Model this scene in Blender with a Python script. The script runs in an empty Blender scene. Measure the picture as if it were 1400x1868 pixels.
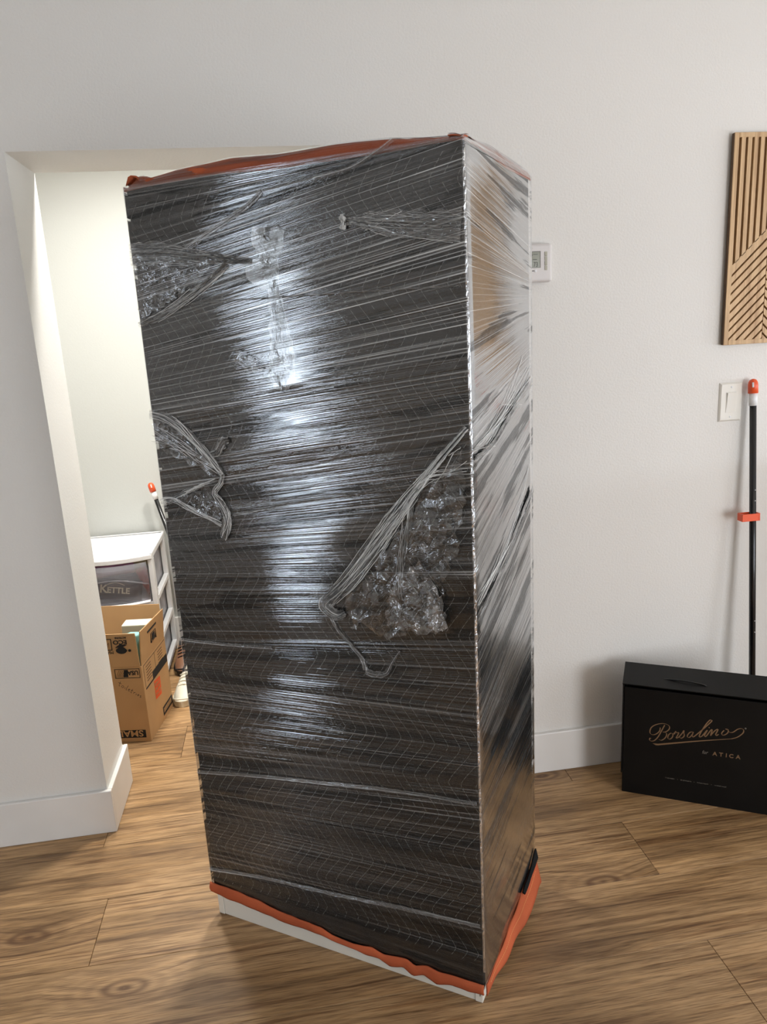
import bpy, bmesh, math, random
from mathutils import Vector, Matrix, noise
R = math.radians
scn = bpy.context.scene
col = scn.collection
random.seed(7)

# ------------------------------------------------------------------ camera
YAW, PIT, ROL = .1358, .2396, -.0549
fwd = Vector((math.sin(YAW)*math.cos(PIT), math.cos(YAW)*math.cos(PIT), -math.sin(PIT)))
rgt = Vector((math.cos(YAW), -math.sin(YAW), 0)); up = rgt.cross(fwd)
r2 = rgt*math.cos(ROL)+up*math.sin(ROL); u2 = -rgt*math.sin(ROL)+up*math.cos(ROL)
cd_ = bpy.data.cameras.new('camera'); cam = bpy.data.objects.new('camera', cd_); col.objects.link(cam)
cd_.sensor_fit = 'VERTICAL'; cd_.sensor_height = 36; cd_.lens = 1345/1868*36; cd_.clip_start = .05
M = Matrix((r2, u2, -fwd)).transposed().to_4x4(); M.translation = Vector((0, -2.2368, 1.5466))
cam.matrix_world = M
scn.camera = cam

# ------------------------------------------------------------------ light and exposure
vs = scn.view_settings
vs.view_transform = 'Standard'; vs.look = 'None'; vs.gamma = 1; vs.use_curve_mapping = False
vs.exposure = 0.09
scn.cycles.transparent_max_bounces = 24
scn.cycles.max_bounces = 5; scn.cycles.diffuse_bounces = 3; scn.cycles.glossy_bounces = 2; scn.cycles.transmission_bounces = 4
scn.cycles.caustics_reflective = False; scn.cycles.caustics_refractive = False
scn.cycles.use_adaptive_sampling = True; scn.cycles.adaptive_threshold = .08; scn.cycles.adaptive_min_samples = 20
wd = bpy.data.worlds.new('sky'); scn.world = wd; wd.use_nodes = True
bg = wd.node_tree.nodes['Background']; bg.inputs[0].default_value = (.62, .78, 1, 1); bg.inputs[1].default_value = 1.5

def area(name, loc, direction, sx, sy, power, color, shape='RECTANGLE', spread=180):
    d = bpy.data.lights.new(name, 'AREA'); d.shape = shape; d.size = sx
    if shape in ('RECTANGLE', 'ELLIPSE'): d.size_y = sy
    d.energy = power; d.color = color; d.spread = R(spread)
    o = bpy.data.objects.new(name, d); col.objects.link(o); o.location = loc
    o.rotation_euler = Vector(direction).to_track_quat('-Z', 'Y').to_euler()
    return o
DAY = (.80, .90, 1.0); WARM = (1.0, .90, .78); NEUT = (1.0, .95, .87)
# daylight through the narrow tall window in the left wall (its light enters along +x)
area('daylight_left', (-2.66, -1.84, 1.25), (1, 0, 0), .36, 1.9, 23, DAY)
# added low strip light in the right wall, shaped to graze the back wall sharply
area('strip_light', (4.26, -.95, 1.20), (-1, .12, 0), 1.3, .30, 26, DAY)
# right-hand daylight; unseen opening carried down to the floor to light the lower wall
area('daylight_side', (4.26, -2.75, 1.1), (-1, 0, 0), 1.5, 2.0, 22, (.97, .98, 1.0))
# fill light added in the unseen rear wall to lift the lower wall
area('rear_fill', (2.9, -4.26, 1.05), (0, 1, 0), 1.5, 1.9, 80, (.97, .98, 1.0))
CEIL = 2.75
LAMPS = [(2.0, -2.6, 3, WARM), (.4, -3.4, 4, WARM)]
FARLAMPS = [(-.66, .60, 22, (1.0, .97, .91)), (.04, .60, 28, (1.0, .97, .91))]

# ------------------------------------------------------------------ helpers
class MB:
    def __init__(s): s.v = []; s.f = []; s.uv = None
    def add(s, vs_, fs):
        b = len(s.v); s.v += [tuple(v) for v in vs_]; s.f += [tuple(i+b for i in f) for f in fs]; return s
    def box(s, a, b):
        x0, y0, z0 = a; x1, y1, z1 = b
        return s.add([(x0,y0,z0),(x1,y0,z0),(x1,y1,z0),(x0,y1,z0),(x0,y0,z1),(x1,y0,z1),(x1,y1,z1),(x0,y1,z1)],
                     [(0,3,2,1),(4,5,6,7),(0,1,5,4),(1,2,6,5),(2,3,7,6),(3,0,4,7)])
    def bar(s, p, q, w, h, upv=(0,0,1)):
        p = Vector(p); q = Vector(q); d = (q-p).normalized(); x = d.cross(Vector(upv))
        x = x.normalized() if x.length > 1e-6 else Vector((1,0,0)); y = x.cross(d)
        vs_ = [c+x*sx*w/2+y*sy*h/2 for c in (p, q) for sx, sy in ((-1,-1),(1,-1),(1,1),(-1,1))]
        return s.add(vs_, [(0,1,2,3),(7,6,5,4),(0,4,5,1),(1,5,6,2),(2,6,7,3),(3,7,4,0)])
    def tube(s, pts, rad, n=12, cap=True):
        pts = [Vector(p) for p in pts]; rads = rad if isinstance(rad, (list, tuple)) else [rad]*len(pts)
        ref = Vector((0,0,1)); d0 = (pts[1]-pts[0]).normalized()
        if abs(d0.dot(ref)) > .9: ref = Vector((1,0,0))
        b = len(s.v)
        for i, p in enumerate(pts):
            d = (pts[min(i+1, len(pts)-1)]-pts[max(i-1, 0)]).normalized()
            x = d.cross(ref).normalized(); y = x.cross(d)
            for k in range(n):
                a = 2*math.pi*k/n; s.v.append(tuple(p+x*math.cos(a)*rads[i]+y*math.sin(a)*rads[i]))
        for i in range(len(pts)-1):
            for k in range(n):
                s.f.append((b+i*n+k, b+i*n+(k+1)%n, b+(i+1)*n+(k+1)%n, b+(i+1)*n+k))
        if cap:
            s.f.append(tuple(b+k for k in range(n))[::-1]); s.f.append(tuple(b+(len(pts)-1)*n+k for k in range(n)))
        return s
    def prism(s, poly, y0, y1):      # polygon in the x,z plane given thickness along y
        n = len(poly)
        vs_ = [(x, y0, z) for x, z in poly]+[(x, y1, z) for x, z in poly]
        fs = [tuple(range(n)), tuple(range(2*n-1, n-1, -1))]+[(i, i+n, (i+1)%n+n, (i+1)%n) for i in range(n)]
        return s.add(vs_, fs)
    def loft(s, rings, cap=True):
        b = len(s.v); n = len(rings[0])
        for r in rings: s.v += [tuple(p) for p in r]
        for i in range(len(rings)-1):
            for k in range(n): s.f.append((b+i*n+k, b+i*n+(k+1)%n, b+(i+1)*n+(k+1)%n, b+(i+1)*n+k))
        if cap:
            s.f.append(tuple(b+k for k in range(n))[::-1]); s.f.append(tuple(b+(len(rings)-1)*n+k for k in range(n)))
        return s
    def grid(s, nu, nv, fn):
        b = len(s.v)
        for i in range(nu):
            for j in range(nv): s.v.append(tuple(fn(i/(nu-1), j/(nv-1))))
        for i in range(nu-1):
            for j in range(nv-1): s.f.append((b+i*nv+j, b+(i+1)*nv+j, b+(i+1)*nv+j+1, b+i*nv+j+1))
        return s
    def build(s, name, mat, parent=None, smooth=False, bevel=0, seg=2, fix=True):
        me = bpy.data.meshes.new(name); me.from_pydata(s.v, [], s.f)
        if s.uv:
            l = me.uv_layers.new(name='UVMap')
            for lo in me.loops: l.data[lo.index].uv = s.uv[lo.vertex_index]
        if bevel or fix:
            bm = bmesh.new(); bm.from_mesh(me)
            if bevel:
                bmesh.ops.remove_doubles(bm, verts=bm.verts, dist=1e-6)
                bmesh.ops.bevel(bm, geom=list(bm.edges), offset=bevel, segments=seg, affect='EDGES', profile=.5, clamp_overlap=True)
            if fix: bmesh.ops.recalc_face_normals(bm, faces=bm.faces)
            bm.to_mesh(me); bm.free()
        if smooth:
            for p in me.polygons: p.use_smooth = True
        o = bpy.data.objects.new(name, me); col.objects.link(o)
        if mat: me.materials.append(mat)
        if parent: o.parent = parent
        return o

def tag(o, label=None, cat=None, group=None, kind=None):
    if label: o['label'] = label
    if cat: o['category'] = cat
    if group: o['group'] = group
    if kind: o['kind'] = kind
    return o
def thing(name, label, cat, loc=(0,0,0), rz=0, group=None):
    o = bpy.data.objects.new(name, None); col.objects.link(o); o.location = loc; o.rotation_euler = (0,0,rz)
    o.empty_display_size = .05
    return tag(o, label, cat, group)
def struct(o): o['kind'] = 'structure'; return o
def smooth_path(pts, n):
    pts = [Vector(p) for p in pts]; out = []; m = len(pts)-1
    for k in range(n):
        t = k/(n-1)*m; i = min(int(t), m-1); f = t-i
        p0 = pts[max(i-1,0)]; p1 = pts[i]; p2 = pts[i+1]; p3 = pts[min(i+2,m)]
        out.append(.5*((2*p1)+(p2-p0)*f+(2*p0-5*p1+4*p2-p3)*f*f+(3*p1-p0-3*p2+p3)*f**3))
    return out
def lerp_list(vals, t):
    m = len(vals)-1; x = min(max(t, 0), 1)*m; i = min(int(x), m-1); return vals[i]+(vals[i+1]-vals[i])*(x-i)
def interp(tab, x):
    if x <= tab[0][0]: return tab[0][1]
    for (a, b), (c, d) in zip(tab, tab[1:]):
        if x <= c: return b+(d-b)*(x-a)/(c-a)
    return tab[-1][1]
def text(body, size, mat, parent, loc, rot, name='lettering', align='LEFT', shear=0, space=1, ext=.0004, bold=0, sx=1):
    cu = bpy.data.curves.new(name, 'FONT'); cu.body = body; cu.size = size; cu.align_x = align
    cu.shear = shear; cu.space_character = space; cu.extrude = ext; cu.offset = bold; cu.resolution_u = 3
    t = bpy.data.objects.new(name, cu); col.objects.link(t)
    me = bpy.data.meshes.new_from_object(t.evaluated_get(bpy.context.evaluated_depsgraph_get()))
    bpy.data.objects.remove(t); bpy.data.curves.remove(cu)
    o = bpy.data.objects.new(name, me); col.objects.link(o); me.materials.clear(); me.materials.append(mat)
    o.parent = parent; o.location = loc; o.rotation_euler = rot; o.scale = (sx, 1, 1)
    return o

# ------------------------------------------------------------------ materials
def lin(r, g, b):
    f = lambda c: (c/255/12.92 if c/255 <= .04045 else ((c/255+.055)/1.055)**2.4)
    return (f(r), f(g), f(b), 1)
class NT:
    def __init__(s, name):
        s.m = bpy.data.materials.new(name); s.m.use_nodes = True; s.t = s.m.node_tree
        s.b = s.t.nodes.get('Principled BSDF'); s.out = s.t.nodes.get('Material Output')
    def n(s, typ, **kw):
        nd = s.t.nodes.new(typ)
        for k, v in kw.items():
            if k == 'inp':
                for i, val in v.items():
                    if isinstance(val, bpy.types.NodeSocket): s.t.links.new(val, nd.inputs[i])
                    else: nd.inputs[i].default_value = val
            else: setattr(nd, k, v)
        return nd
    def l(s, a, b): s.t.links.new(a, b)
    def math(s, op, a, b=0, clamp=False):
        return s.n('ShaderNodeMath', operation=op, use_clamp=clamp, inp={0: a, 1: b}).outputs[0]
    def ramp(s, fac, stops):
        r = s.n('ShaderNodeValToRGB', inp={0: fac}); e = r.color_ramp.elements
        while len(e) < len(stops): e.new(.5)
        for x, (p, c) in zip(e, stops): x.position = p; x.color = c if len(c) == 4 else (*c, 1)
        return r.outputs[0]
    def scaled(s, vec, sc, rot=(0,0,0), loc=(0,0,0)):
        return s.n('ShaderNodeMapping', inp={0: vec, 1: loc, 2: rot, 3: sc}).outputs[0]
    def noise(s, vec, scale=1, detail=3, rough=.5, dist=0):
        return s.n('ShaderNodeTexNoise', inp={'Vector': vec, 'Scale': scale, 'Detail': detail, 'Roughness': rough, 'Distortion': dist}).outputs[0]
    def mixc(s, fac, a, b, mode='MIX'):
        nd = s.n('ShaderNodeMix', data_type='RGBA', blend_type=mode)
        for i, v in ((0, fac), (6, a), (7, b)):
            if isinstance(v, bpy.types.NodeSocket): s.l(v, nd.inputs[i])
            else: nd.inputs[i].default_value = v
        return nd.outputs[2]
    def bump(s, h, strength=.3, dist=.01):
        return s.n('ShaderNodeBump', inp={'Strength': strength, 'Distance': dist, 'Height': h}).outputs[0]
def plain(name, c, rough=.5, spec=.5, metal=0, bump=None, vary=.06, coat=0):
    t = NT(name); t.b.inputs['Roughness'].default_value = rough; t.b.inputs['Specular IOR Level'].default_value = spec
    t.b.inputs['Metallic'].default_value = metal; t.b.inputs['Coat Weight'].default_value = coat
    tc = t.n('ShaderNodeTexCoord').outputs['Object']
    nz = t.noise(tc, 9, 1)
    dk = tuple(v*(1-vary) for v in c[:3])+(1,); lt = tuple(min(1, v*(1+vary)) for v in c[:3])+(1,)
    t.l(t.ramp(nz, [(.3, dk), (.7, lt)]), t.b.inputs['Base Color'])
    if bump: t.l(t.bump(t.noise(tc, bump[0], 1), bump[1], bump[2]), t.b.inputs['Normal'])
    return t.m
def wall_mat(name, c, rough=.6, scale=150, strength=.35):
    t = NT(name); t.b.inputs['Roughness'].default_value = rough; t.b.inputs['Specular IOR Level'].default_value = .35
    tc = t.n('ShaderNodeTexCoord').outputs['Object']
    big = t.noise(tc, 1.2, 1)
    t.l(t.ramp(big, [(.3, tuple(v*.97 for v in c[:3])), (.7, c)]), t.b.inputs['Base Color'])
    h = t.noise(tc, scale, 2, .55)
    t.l(t.bump(h, strength, .0022), t.b.inputs['Normal'])
    return t.m
def floor_mat():
    t = NT('wood_plank'); t.b.inputs['Specular IOR Level'].default_value = .45
    tc = t.n('ShaderNodeTexCoord').outputs['Object']; rnd = t.n('ShaderNodeObjectInfo').outputs['Random']
    off = t.n('ShaderNodeCombineXYZ', inp={0: t.math('MULTIPLY', rnd, 37.0), 1: t.math('MULTIPLY', rnd, 91.0), 2: t.math('MULTIPLY', rnd, 53.0)}).outputs[0]
    p = t.n('ShaderNodeVectorMath', operation='ADD', inp={0: tc, 1: off}).outputs[0]
    # knots: cells stretched along the board, bending the grain round them
    vk = t.n('ShaderNodeTexVoronoi', voronoi_dimensions='2D', inp={'Vector': t.scaled(p, (.95, 2.2, 1)), 'Scale': 1.0, 'Randomness': 1.0})
    kd = vk.outputs['Distance']
    knot = t.ramp(kd, [(.02, (1,1,1)), (.20, (0,0,0))])
    warp = t.n('ShaderNodeTexNoise', inp={'Vector': t.scaled(p, (1.4, 4, 1)), 'Scale': 1.0, 'Detail': 2.0}).outputs[0]
    yoff = t.math('ADD', t.math('MULTIPLY', t.math('SUBTRACT', warp, .5), .022), t.math('MULTIPLY', knot, .04))
    pw = t.n('ShaderNodeVectorMath', operation='ADD', inp={0: p, 1: t.n('ShaderNodeCombineXYZ', inp={1: yoff}).outputs[0]}).outputs[0]
    broad = t.noise(t.scaled(pw, (1.5, 10, 1)), 1, 3, .6)
    mid = t.noise(t.scaled(pw, (2.2, 70, 1)), 1, 4, .72)
    fine = t.noise(t.scaled(p, (14, 330, 1)), 1, 2, .6)
    base = t.ramp(broad, [(.28, lin(134, 105, 75)), (.43, lin(164, 130, 91)), (.56, lin(190, 154, 112)), (.72, lin(168, 135, 98))])
    streak = t.ramp(mid, [(.32, (.46, .41, .36)), (.43, (.80, .78, .76)), (.52, (1, 1, 1)), (.64, (1.18, 1.16, 1.12))])
    c = t.mixc(1.0, base, streak, 'MULTIPLY')
    dark = t.ramp(t.noise(t.scaled(pw, (1.3, 40, 1), loc=(3,7,1)), 1, 4, .68), [(.57, (1,1,1)), (.63, (.56, .48, .42)), (.72, (.40, .33, .28))])
    c = t.mixc(.85, c, dark, 'MULTIPLY')
    fl = t.ramp(fine, [(.36, (.55, .50, .46)), (.54, (1,1,1))])
    c = t.mixc(.8, c, fl, 'MULTIPLY')
    ring = t.n('ShaderNodeMath', operation='SINE', inp={0: t.math('MULTIPLY', t.math('ADD', kd, t.math('MULTIPLY', warp, .10)), 150)}).outputs[0]
    kfac = t.math('MULTIPLY', t.ramp(kd, [(.035, (1,1,1)), (.085, (.35,)*3), (.20, (0,0,0))]), t.math('ADD', .55, t.math('MULTIPLY', ring, .35)))
    c = t.mixc(kfac, c, lin(96, 66, 42))
    tone = t.ramp(rnd, [(0, (.84, .83, .81)), (1, (1.06, 1.05, 1.02))])
    c = t.mixc(1, c, tone, 'MULTIPLY')
    t.l(c, t.b.inputs['Base Color'])
    t.l(t.ramp(mid, [(.3, (.52,)*3), (.7, (.36,)*3)]), t.b.inputs['Roughness'])
    t.l(t.bump(fine, .25, .001), t.b.inputs['Normal'])
    return t.m
def oak_mat(name, c0, c1, sc=(60, 60, 4)):
    t = NT(name); t.b.inputs['Roughness'].default_value = .55
    tc = t.n('ShaderNodeTexCoord').outputs['Object']
    g = t.noise(t.scaled(tc, sc), 1, 5, .6, .4)
    t.l(t.ramp(g, [(.3, c0), (.65, c1)]), t.b.inputs['Base Color'])
    return t.m
def film_mat(name, haze=.16, layers=3, wr=1.0, contact=(.42, .5), fine=110, seed=0, crumple=False, wave=26, rough=.06, hbase=.06, taut=.28):
    """clear stretch film: see-through, mirror-like at a slant, faintly milky where it is stretched into ridges"""
    t = NT(name); t.t.nodes.remove(t.b)
    uv = t.n('ShaderNodeUVMap').outputs[0] if not crumple else t.n('ShaderNodeTexCoord').outputs['Object']
    if not crumple:
        p = t.scaled(uv, (1, 1, 1), loc=(seed*3.1, seed*1.7, 0))
        f1 = t.noise(t.scaled(p, (.8, fine*1.5, 1)), 1, 2, .6)
        f2 = t.noise(t.scaled(p, (.7, wave*1.3, 1), loc=(5,2,0)), 1, 1, .5)
        zone = t.noise(t.scaled(p, (1.7, 7, 1), loc=(9,4,0)), 1, 3, .6)          # taut or slack areas
        zr = t.ramp(zone, [(.40, (taut,)*3), (.60, (1,1,1))])
        hgt = t.math('ADD', t.math('MULTIPLY', f2, 1.5), t.math('MULTIPLY', f1, 1.0))
        bst = t.math('MULTIPLY', zr, wr)
        nrm = t.n('ShaderNodeBump', inp={'Strength': bst, 'Distance': .008, 'Height': hgt}).outputs[0]
        hz = t.math('MULTIPLY', t.math('MULTIPLY', t.ramp(f1, [(.53, (0,0,0)), (.62, (.45,)*3), (.70, (1,1,1))]), t.math('ADD', zr, .1)), haze)
        hz = t.math('ADD', hz, haze*hbase)
        touch = t.noise(t.scaled(p, (2.2, 24, 1), loc=(2,6,0)), 1, 4, .6)      # where it clings to the blanket
        gl = t.ramp(touch, [(contact[0], (.42,)*3), (contact[1], (1,1,1))])
    else:
        f1 = t.noise(uv, 60, 3, .6, .6)
        nrm = t.n('ShaderNodeBump', inp={'Strength': wr, 'Distance': .006, 'Height': f1}).outputs[0]
        hz = t.math('MULTIPLY', t.ramp(f1, [(.38, (.25,)*3), (.60, (1,1,1))]), haze)
        gl = t.ramp(f1, [(.35, (.5,)*3), (.6, (1,1,1))])
    fr = t.n('ShaderNodeFresnel', inp={'IOR': 1.5, 'Normal': nrm}).outputs[0]
    stack = t.math('DIVIDE', t.math('MULTIPLY', fr, layers), t.math('ADD', 1.0, t.math('MULTIPLY', fr, layers-1)))
    stack = t.math('MULTIPLY', stack, gl, True)
    glo = t.n('ShaderNodeBsdfGlossy', inp={'Color': (.97, .98, 1, 1), 'Roughness': rough, 'Normal': nrm})
    tr = t.n('ShaderNodeBsdfTransparent', inp={0: (.985, .985, .985, 1)})
    df = t.n('ShaderNodeBsdfDiffuse', inp={0: (.88, .89, .88, 1)})
    tl = t.n('ShaderNodeBsdfTranslucent', inp={0: (.88, .89, .88, 1)})
    dm = t.n('ShaderNodeMixShader', inp={0: .2, 1: df.outputs[0], 2: tl.outputs[0]})
    m1 = t.n('ShaderNodeMixShader', inp={0: hz, 1: tr.outputs[0], 2: dm.outputs[0]})
    m2 = t.n('ShaderNodeMixShader', inp={0: stack, 1: m1.outputs[0], 2: glo.outputs[0]})
    t.l(m2.outputs[0], t.out.inputs[0])
    return t.m
def clear_plastic(name, tint=(.95, .95, .98, 1), milky=.2):
    t = NT(name); t.t.nodes.remove(t.b)
    tc = t.n('ShaderNodeTexCoord').outputs['Object']
    nz = t.noise(tc, 14, 1)
    fr = t.n('ShaderNodeFresnel', inp={'IOR': 1.45}).outputs[0]
    g = t.n('ShaderNodeBsdfGlossy', inp={'Roughness': .08}); tr = t.n('ShaderNodeBsdfTransparent', inp={0: tint}); d = t.n('ShaderNodeBsdfDiffuse', inp={0: (.86, .85, .9, 1)}); tl = t.n('ShaderNodeBsdfTranslucent', inp={0: (.88, .87, .92, 1)})
    dm = t.n('ShaderNodeMixShader', inp={0: .55, 1: d.outputs[0], 2: tl.outputs[0]})
    m1 = t.n('ShaderNodeMixShader', inp={0: t.math('MULTIPLY', t.math('ADD', nz, .5), milky), 1: tr.outputs[0], 2: dm.outputs[0]})
    m2 = t.n('ShaderNodeMixShader', inp={0: t.math('MULTIPLY', fr, .6), 1: m1.outputs[0], 2: g.outputs[0]}); t.l(m2.outputs[0], t.out.inputs[0])
    return t.m
def glow(name, c, s):
    t = NT(name); t.b.inputs['Emission Color'].default_value = c; t.b.inputs['Emission Strength'].default_value = s
    t.b.inputs['Base Color'].default_value = (.8,.8,.8,1); return t.m
MWALL = wall_mat('painted_wall', (.80, .775, .735, 1), strength=.42)
MJAMB = wall_mat('cream_wall', (.84, .83, .80, 1), scale=120, strength=.25)
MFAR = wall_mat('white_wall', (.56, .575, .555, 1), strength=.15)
MBASE = plain('white_paint', (.82, .80, .77, 1), .35, .5, vary=.02)
MFLOOR = floor_mat()
MSUB = plain('floor_joint', lin(52, 38, 27), .8)
MWHITE = plain('white_plastic', (.82, .82, .83, 1), .35, vary=.02)
MTHERM = plain('pale_housing', (.70, .66, .64, 1), .4, vary=.02)
MIVORY = plain('ivory_plastic', (.80, .77, .70, 1), .35, vary=.02)
MORANGE = plain('orange_plastic', lin(238, 92, 48), .4, vary=.05)
MBLACKP = plain('black_gloss', (.008, .008, .009, 1), .22, vary=.1)
MBLACKC = plain('black_card', (.005, .0048, .0046, 1), .5, .2, vary=.15, bump=(420, .1, .0006))
MGOLD = plain('gold_print', lin(132, 104, 76), .45, vary=.12)
MGREYP = plain('grey_print', lin(120, 116, 108), .5, vary=.1)
MOAK = oak_mat('oak', lin(172, 134, 94), lin(216, 182, 138), (70, 70, 3.5))
MOAKD = plain('dark_backing', lin(52, 40, 30), .7)  # as a backing, this dark tone stands in for shade between slats
MOAKE = plain('dark_edge', lin(96, 72, 50), .7)
MCARD = plain('kraft_card', lin(190, 152, 108), .75, .2, vary=.05, bump=(300, .05, .0006))
MINK = plain('black_ink', lin(40, 40, 42), .7, .2)
MOINK = plain('orange_ink', lin(232, 98, 52), .6, .2)
MLCD = plain('lcd_glass', lin(150, 152, 138), .15)
MLCDI = plain('lcd_ink', lin(70, 70, 64), .4)
MBTN = plain('sage_buttons', lin(172, 168, 150), .4)
MBLANKET = plain('black_felt', (.0105, .0105, .0105, 1), .9, .15, vary=.22, bump=(260, .5, .002))
MBIND = plain('orange_binding', lin(180, 92, 60), .85, .1, vary=.12, bump=(300, .3, .0015))
MSTITCH = plain('pale_thread', (.24, .24, .23, 1), .8, .1)
MYTHREAD = plain('yellow_thread', lin(228, 170, 110), .8, .1)
MLAM = plain('white_laminate', lin(222, 218, 208), .4, vary=.02)
MCLEAR = clear_plastic('clear_plastic')
MMILK = clear_plastic('milky_plastic', milky=.62)
MCHIP = plain('black_foil', lin(42, 38, 42), .3, .5, vary=.2, bump=(40, .4, .004))
MCREAM = plain('cream_print', lin(214, 202, 168), .5)
MRED = plain('red_foil', lin(206, 74, 58), .35, vary=.2, bump=(45, .4, .004))
MPINK = plain('mauve_foil', lin(178, 120, 160), .35, vary=.2, bump=(45, .4, .004))
MBEIGE = plain('beige_foil', lin(196, 182, 150), .4, vary=.2, bump=(45, .4, .004))
MSHOE = plain('white_leather', lin(226, 220, 202), .5, vary=.04)
MSOLE = plain('cream_rubber', lin(232, 226, 206), .6, vary=.03)
MBROWN = plain('brown_leather', lin(122, 84, 60), .5, vary=.15)
MPAPER = plain('white_paper', lin(232, 230, 212), .8, .2, vary=.03)
MTEAL = plain('teal_wrapper', lin(150, 205, 200), .35, vary=.15)
MBRISTLE = plain('dark_bristle', (.03, .03, .03, 1), .8)
MLAMP = glow('lamp_diffuser', (1, .93, .82, 1), 3)

# ------------------------------------------------------------------ the room
XL, XR, YF, YB, TH = -2.6, 4.2, -4.2, 0.0, .26          # main room, wall between the rooms is TH thick
OX0, OX1, OZ = -.651, .25, 2.06                          # cased opening
FX0, FX1, FY1 = -2.0, 1.5, 1.53                          # room beyond
fl = struct(MB().box((XL, YF, -.06), (XR, FY1, -.0065)).build('floor', MSUB))
PW, PL = .2385, 1.57
pm = {}
def plank(x0, x1, y0, y1):
    key = (round(x1-x0, 4), round(y1-y0, 4))
    w, h = x1-x0, y1-y0
    if key not in pm:
        o = MB().box((.0006, .0005, -.006), (w-.0006, h-.0005, 0)).build('plank', MFLOOR, fl, bevel=.0009, seg=1)
        pm[key] = o.data
    else:
        o = bpy.data.objects.new('plank', pm[key]); col.objects.link(o); o.parent = fl
    o.location = (x0, y0, 0)
row0 = -.5605                                            # a seam measured on the floor
for r in range(-16, 10):
    y0 = row0+r*PW; y1 = y0+PW
    y0c, y1c = max(y0, YF), min(y1, FY1)
    if y1c-y0c < .02: continue
    jx = (.9675 if r % 2 == 0 else .9675-.62) if r != -1 else .30
    if r % 2 != 0 and r != -1: jx += .13*math.sin(r*2.3)
    if r not in (0, -2) and r % 2 == 0: jx += .25*math.sin(r*1.7)
    x = jx-PL*4
    while x < XR:
        a, b = max(x, XL), min(x+PL, XR)
        if b-a > .02: plank(a, b, y0c, y1c)
        x += PL
wb = MB()
wb.box((XL-.15, YB, -.06), (OX0, YB+TH, CEIL)); wb.box((OX1, YB, -.06), (XR+.15, YB+TH, CEIL)); wb.box((OX0, YB, OZ), (OX1, YB+TH, CEIL))
w = struct(wb.build('wall_back', MWALL))
w.data.materials.append(MJAMB)
for p in w.data.polygons:                               # the reveal of the opening is painted cream
    c = p.center; n = p.normal
    if (abs(c.x-OX0) < 1e-3 and abs(n.x) > .9) or (abs(c.x-OX1) < 1e-3 and abs(n.x) > .9) or (abs(c.z-OZ) < 1e-3 and abs(n.z) > .9): p.material_index = 1
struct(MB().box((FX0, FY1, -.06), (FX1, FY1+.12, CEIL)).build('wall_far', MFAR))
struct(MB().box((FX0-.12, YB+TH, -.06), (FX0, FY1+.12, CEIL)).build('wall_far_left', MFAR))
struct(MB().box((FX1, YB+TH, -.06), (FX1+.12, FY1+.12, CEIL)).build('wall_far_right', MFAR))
struct(MB().box((XL-.15, YF-.15, CEIL), (XR+.15, FY1+.12, CEIL+.1)).build('ceiling', MWALL))
def wall_with_hole(name, axis, pos, th, a0, a1, h0, h1, z0, z1):
    m = MB()
    def bx(p, q, za, zb):
        if axis == 'x': m.box((pos, p, za), (pos+th, q, zb))
        else: m.box((p, pos, za), (q, pos+th, zb))
    bx(a0, h0, -.06, CEIL); bx(h1, a1, -.06, CEIL); bx(h0, h1, -.06, z0); bx(h0, h1, z1, CEIL)
    return struct(m.build(name, MWALL))
wall_with_hole('wall_left', 'x', XL-.15, .15, YF-.15, YB, -2.02, -1.66, .30, 2.20)
wr_m = MB()
for p, q, za, zb in ((YF-.15, -3.5, -.06, CEIL), (-3.5, -2.0, -.06, .1), (-3.5, -2.0, 2.1, CEIL), (-2.0, -1.6, -.06, CEIL), (-1.6, -.3, -.06, 1.05), (-1.6, -.3, 1.35, CEIL), (-.3, YB, -.06, CEIL)):
    wr_m.box((XR, p, za), (XR+.15, q, zb))
struct(wr_m.build('wall_right', MWALL))
wall_with_hole('wall_rear', 'y', YF-.15, .15, XL-.15, XR+.15, 2.15, 3.65, .08, 2.02)
def frame(name, axis, pos, a0, a1, z0, z1, t=.03):
    m = MB()
    for p, q, za, zb in ((a0, a1, z0, z0+t), (a0, a1, z1-t, z1), (a0, a0+t, z0, z1), (a1-t, a1, z0, z1)):
        if axis == 'x': m.box((pos, p, za), (pos+.04, q, zb))
        else: m.box((p, pos, za), (q, pos+.04, zb))
    return struct(m.build(name, MBASE))
frame('window_1', 'x', XL-.04, -2.02, -1.66, .30, 2.20)
frame('strip_light_frame', 'x', XR, -1.6, -.3, 1.05, 1.35)  # frame round the added strip light
frame('rear_fill_frame', 'y', YF-.04, 2.15, 3.65, .08, 2.02, .05)  # frame round the added rear fill light
frame('side_light_frame', 'x', XR, -3.5, -2.0, .1, 2.1, .05)  # frame of the unseen opening, lowered for its light
# unseen blocker added right of the frame: its top cuts the grazing daylight
struct(MB().box((1.95, -.42, 0), (2.07, 0, 1.075)).build('daylight_blocker', MWALL))
# baseboards
HB = .152
def base(name, a, b, top=.004):
    return struct(MB().box(a, b).build(name, MBASE, bevel=.003, seg=2))
base('baseboard_left', (XL, -.015, 0), (OX0+.015, 0, HB))
base('baseboard_jamb', (OX0, 0, 0), (OX0+.015, TH+.015, HB))
base('baseboard_jamb_right', (OX1-.015, -.015, 0), (OX1, TH, HB))
base('baseboard_right', (OX1, -.015, 0), (1.95, 0, HB))
base('baseboard_far', (FX0, FY1-.015, 0), (FX1, FY1, HB))
base('baseboard_inner', (FX0, TH, 0), (OX0, TH+.015, HB))

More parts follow.
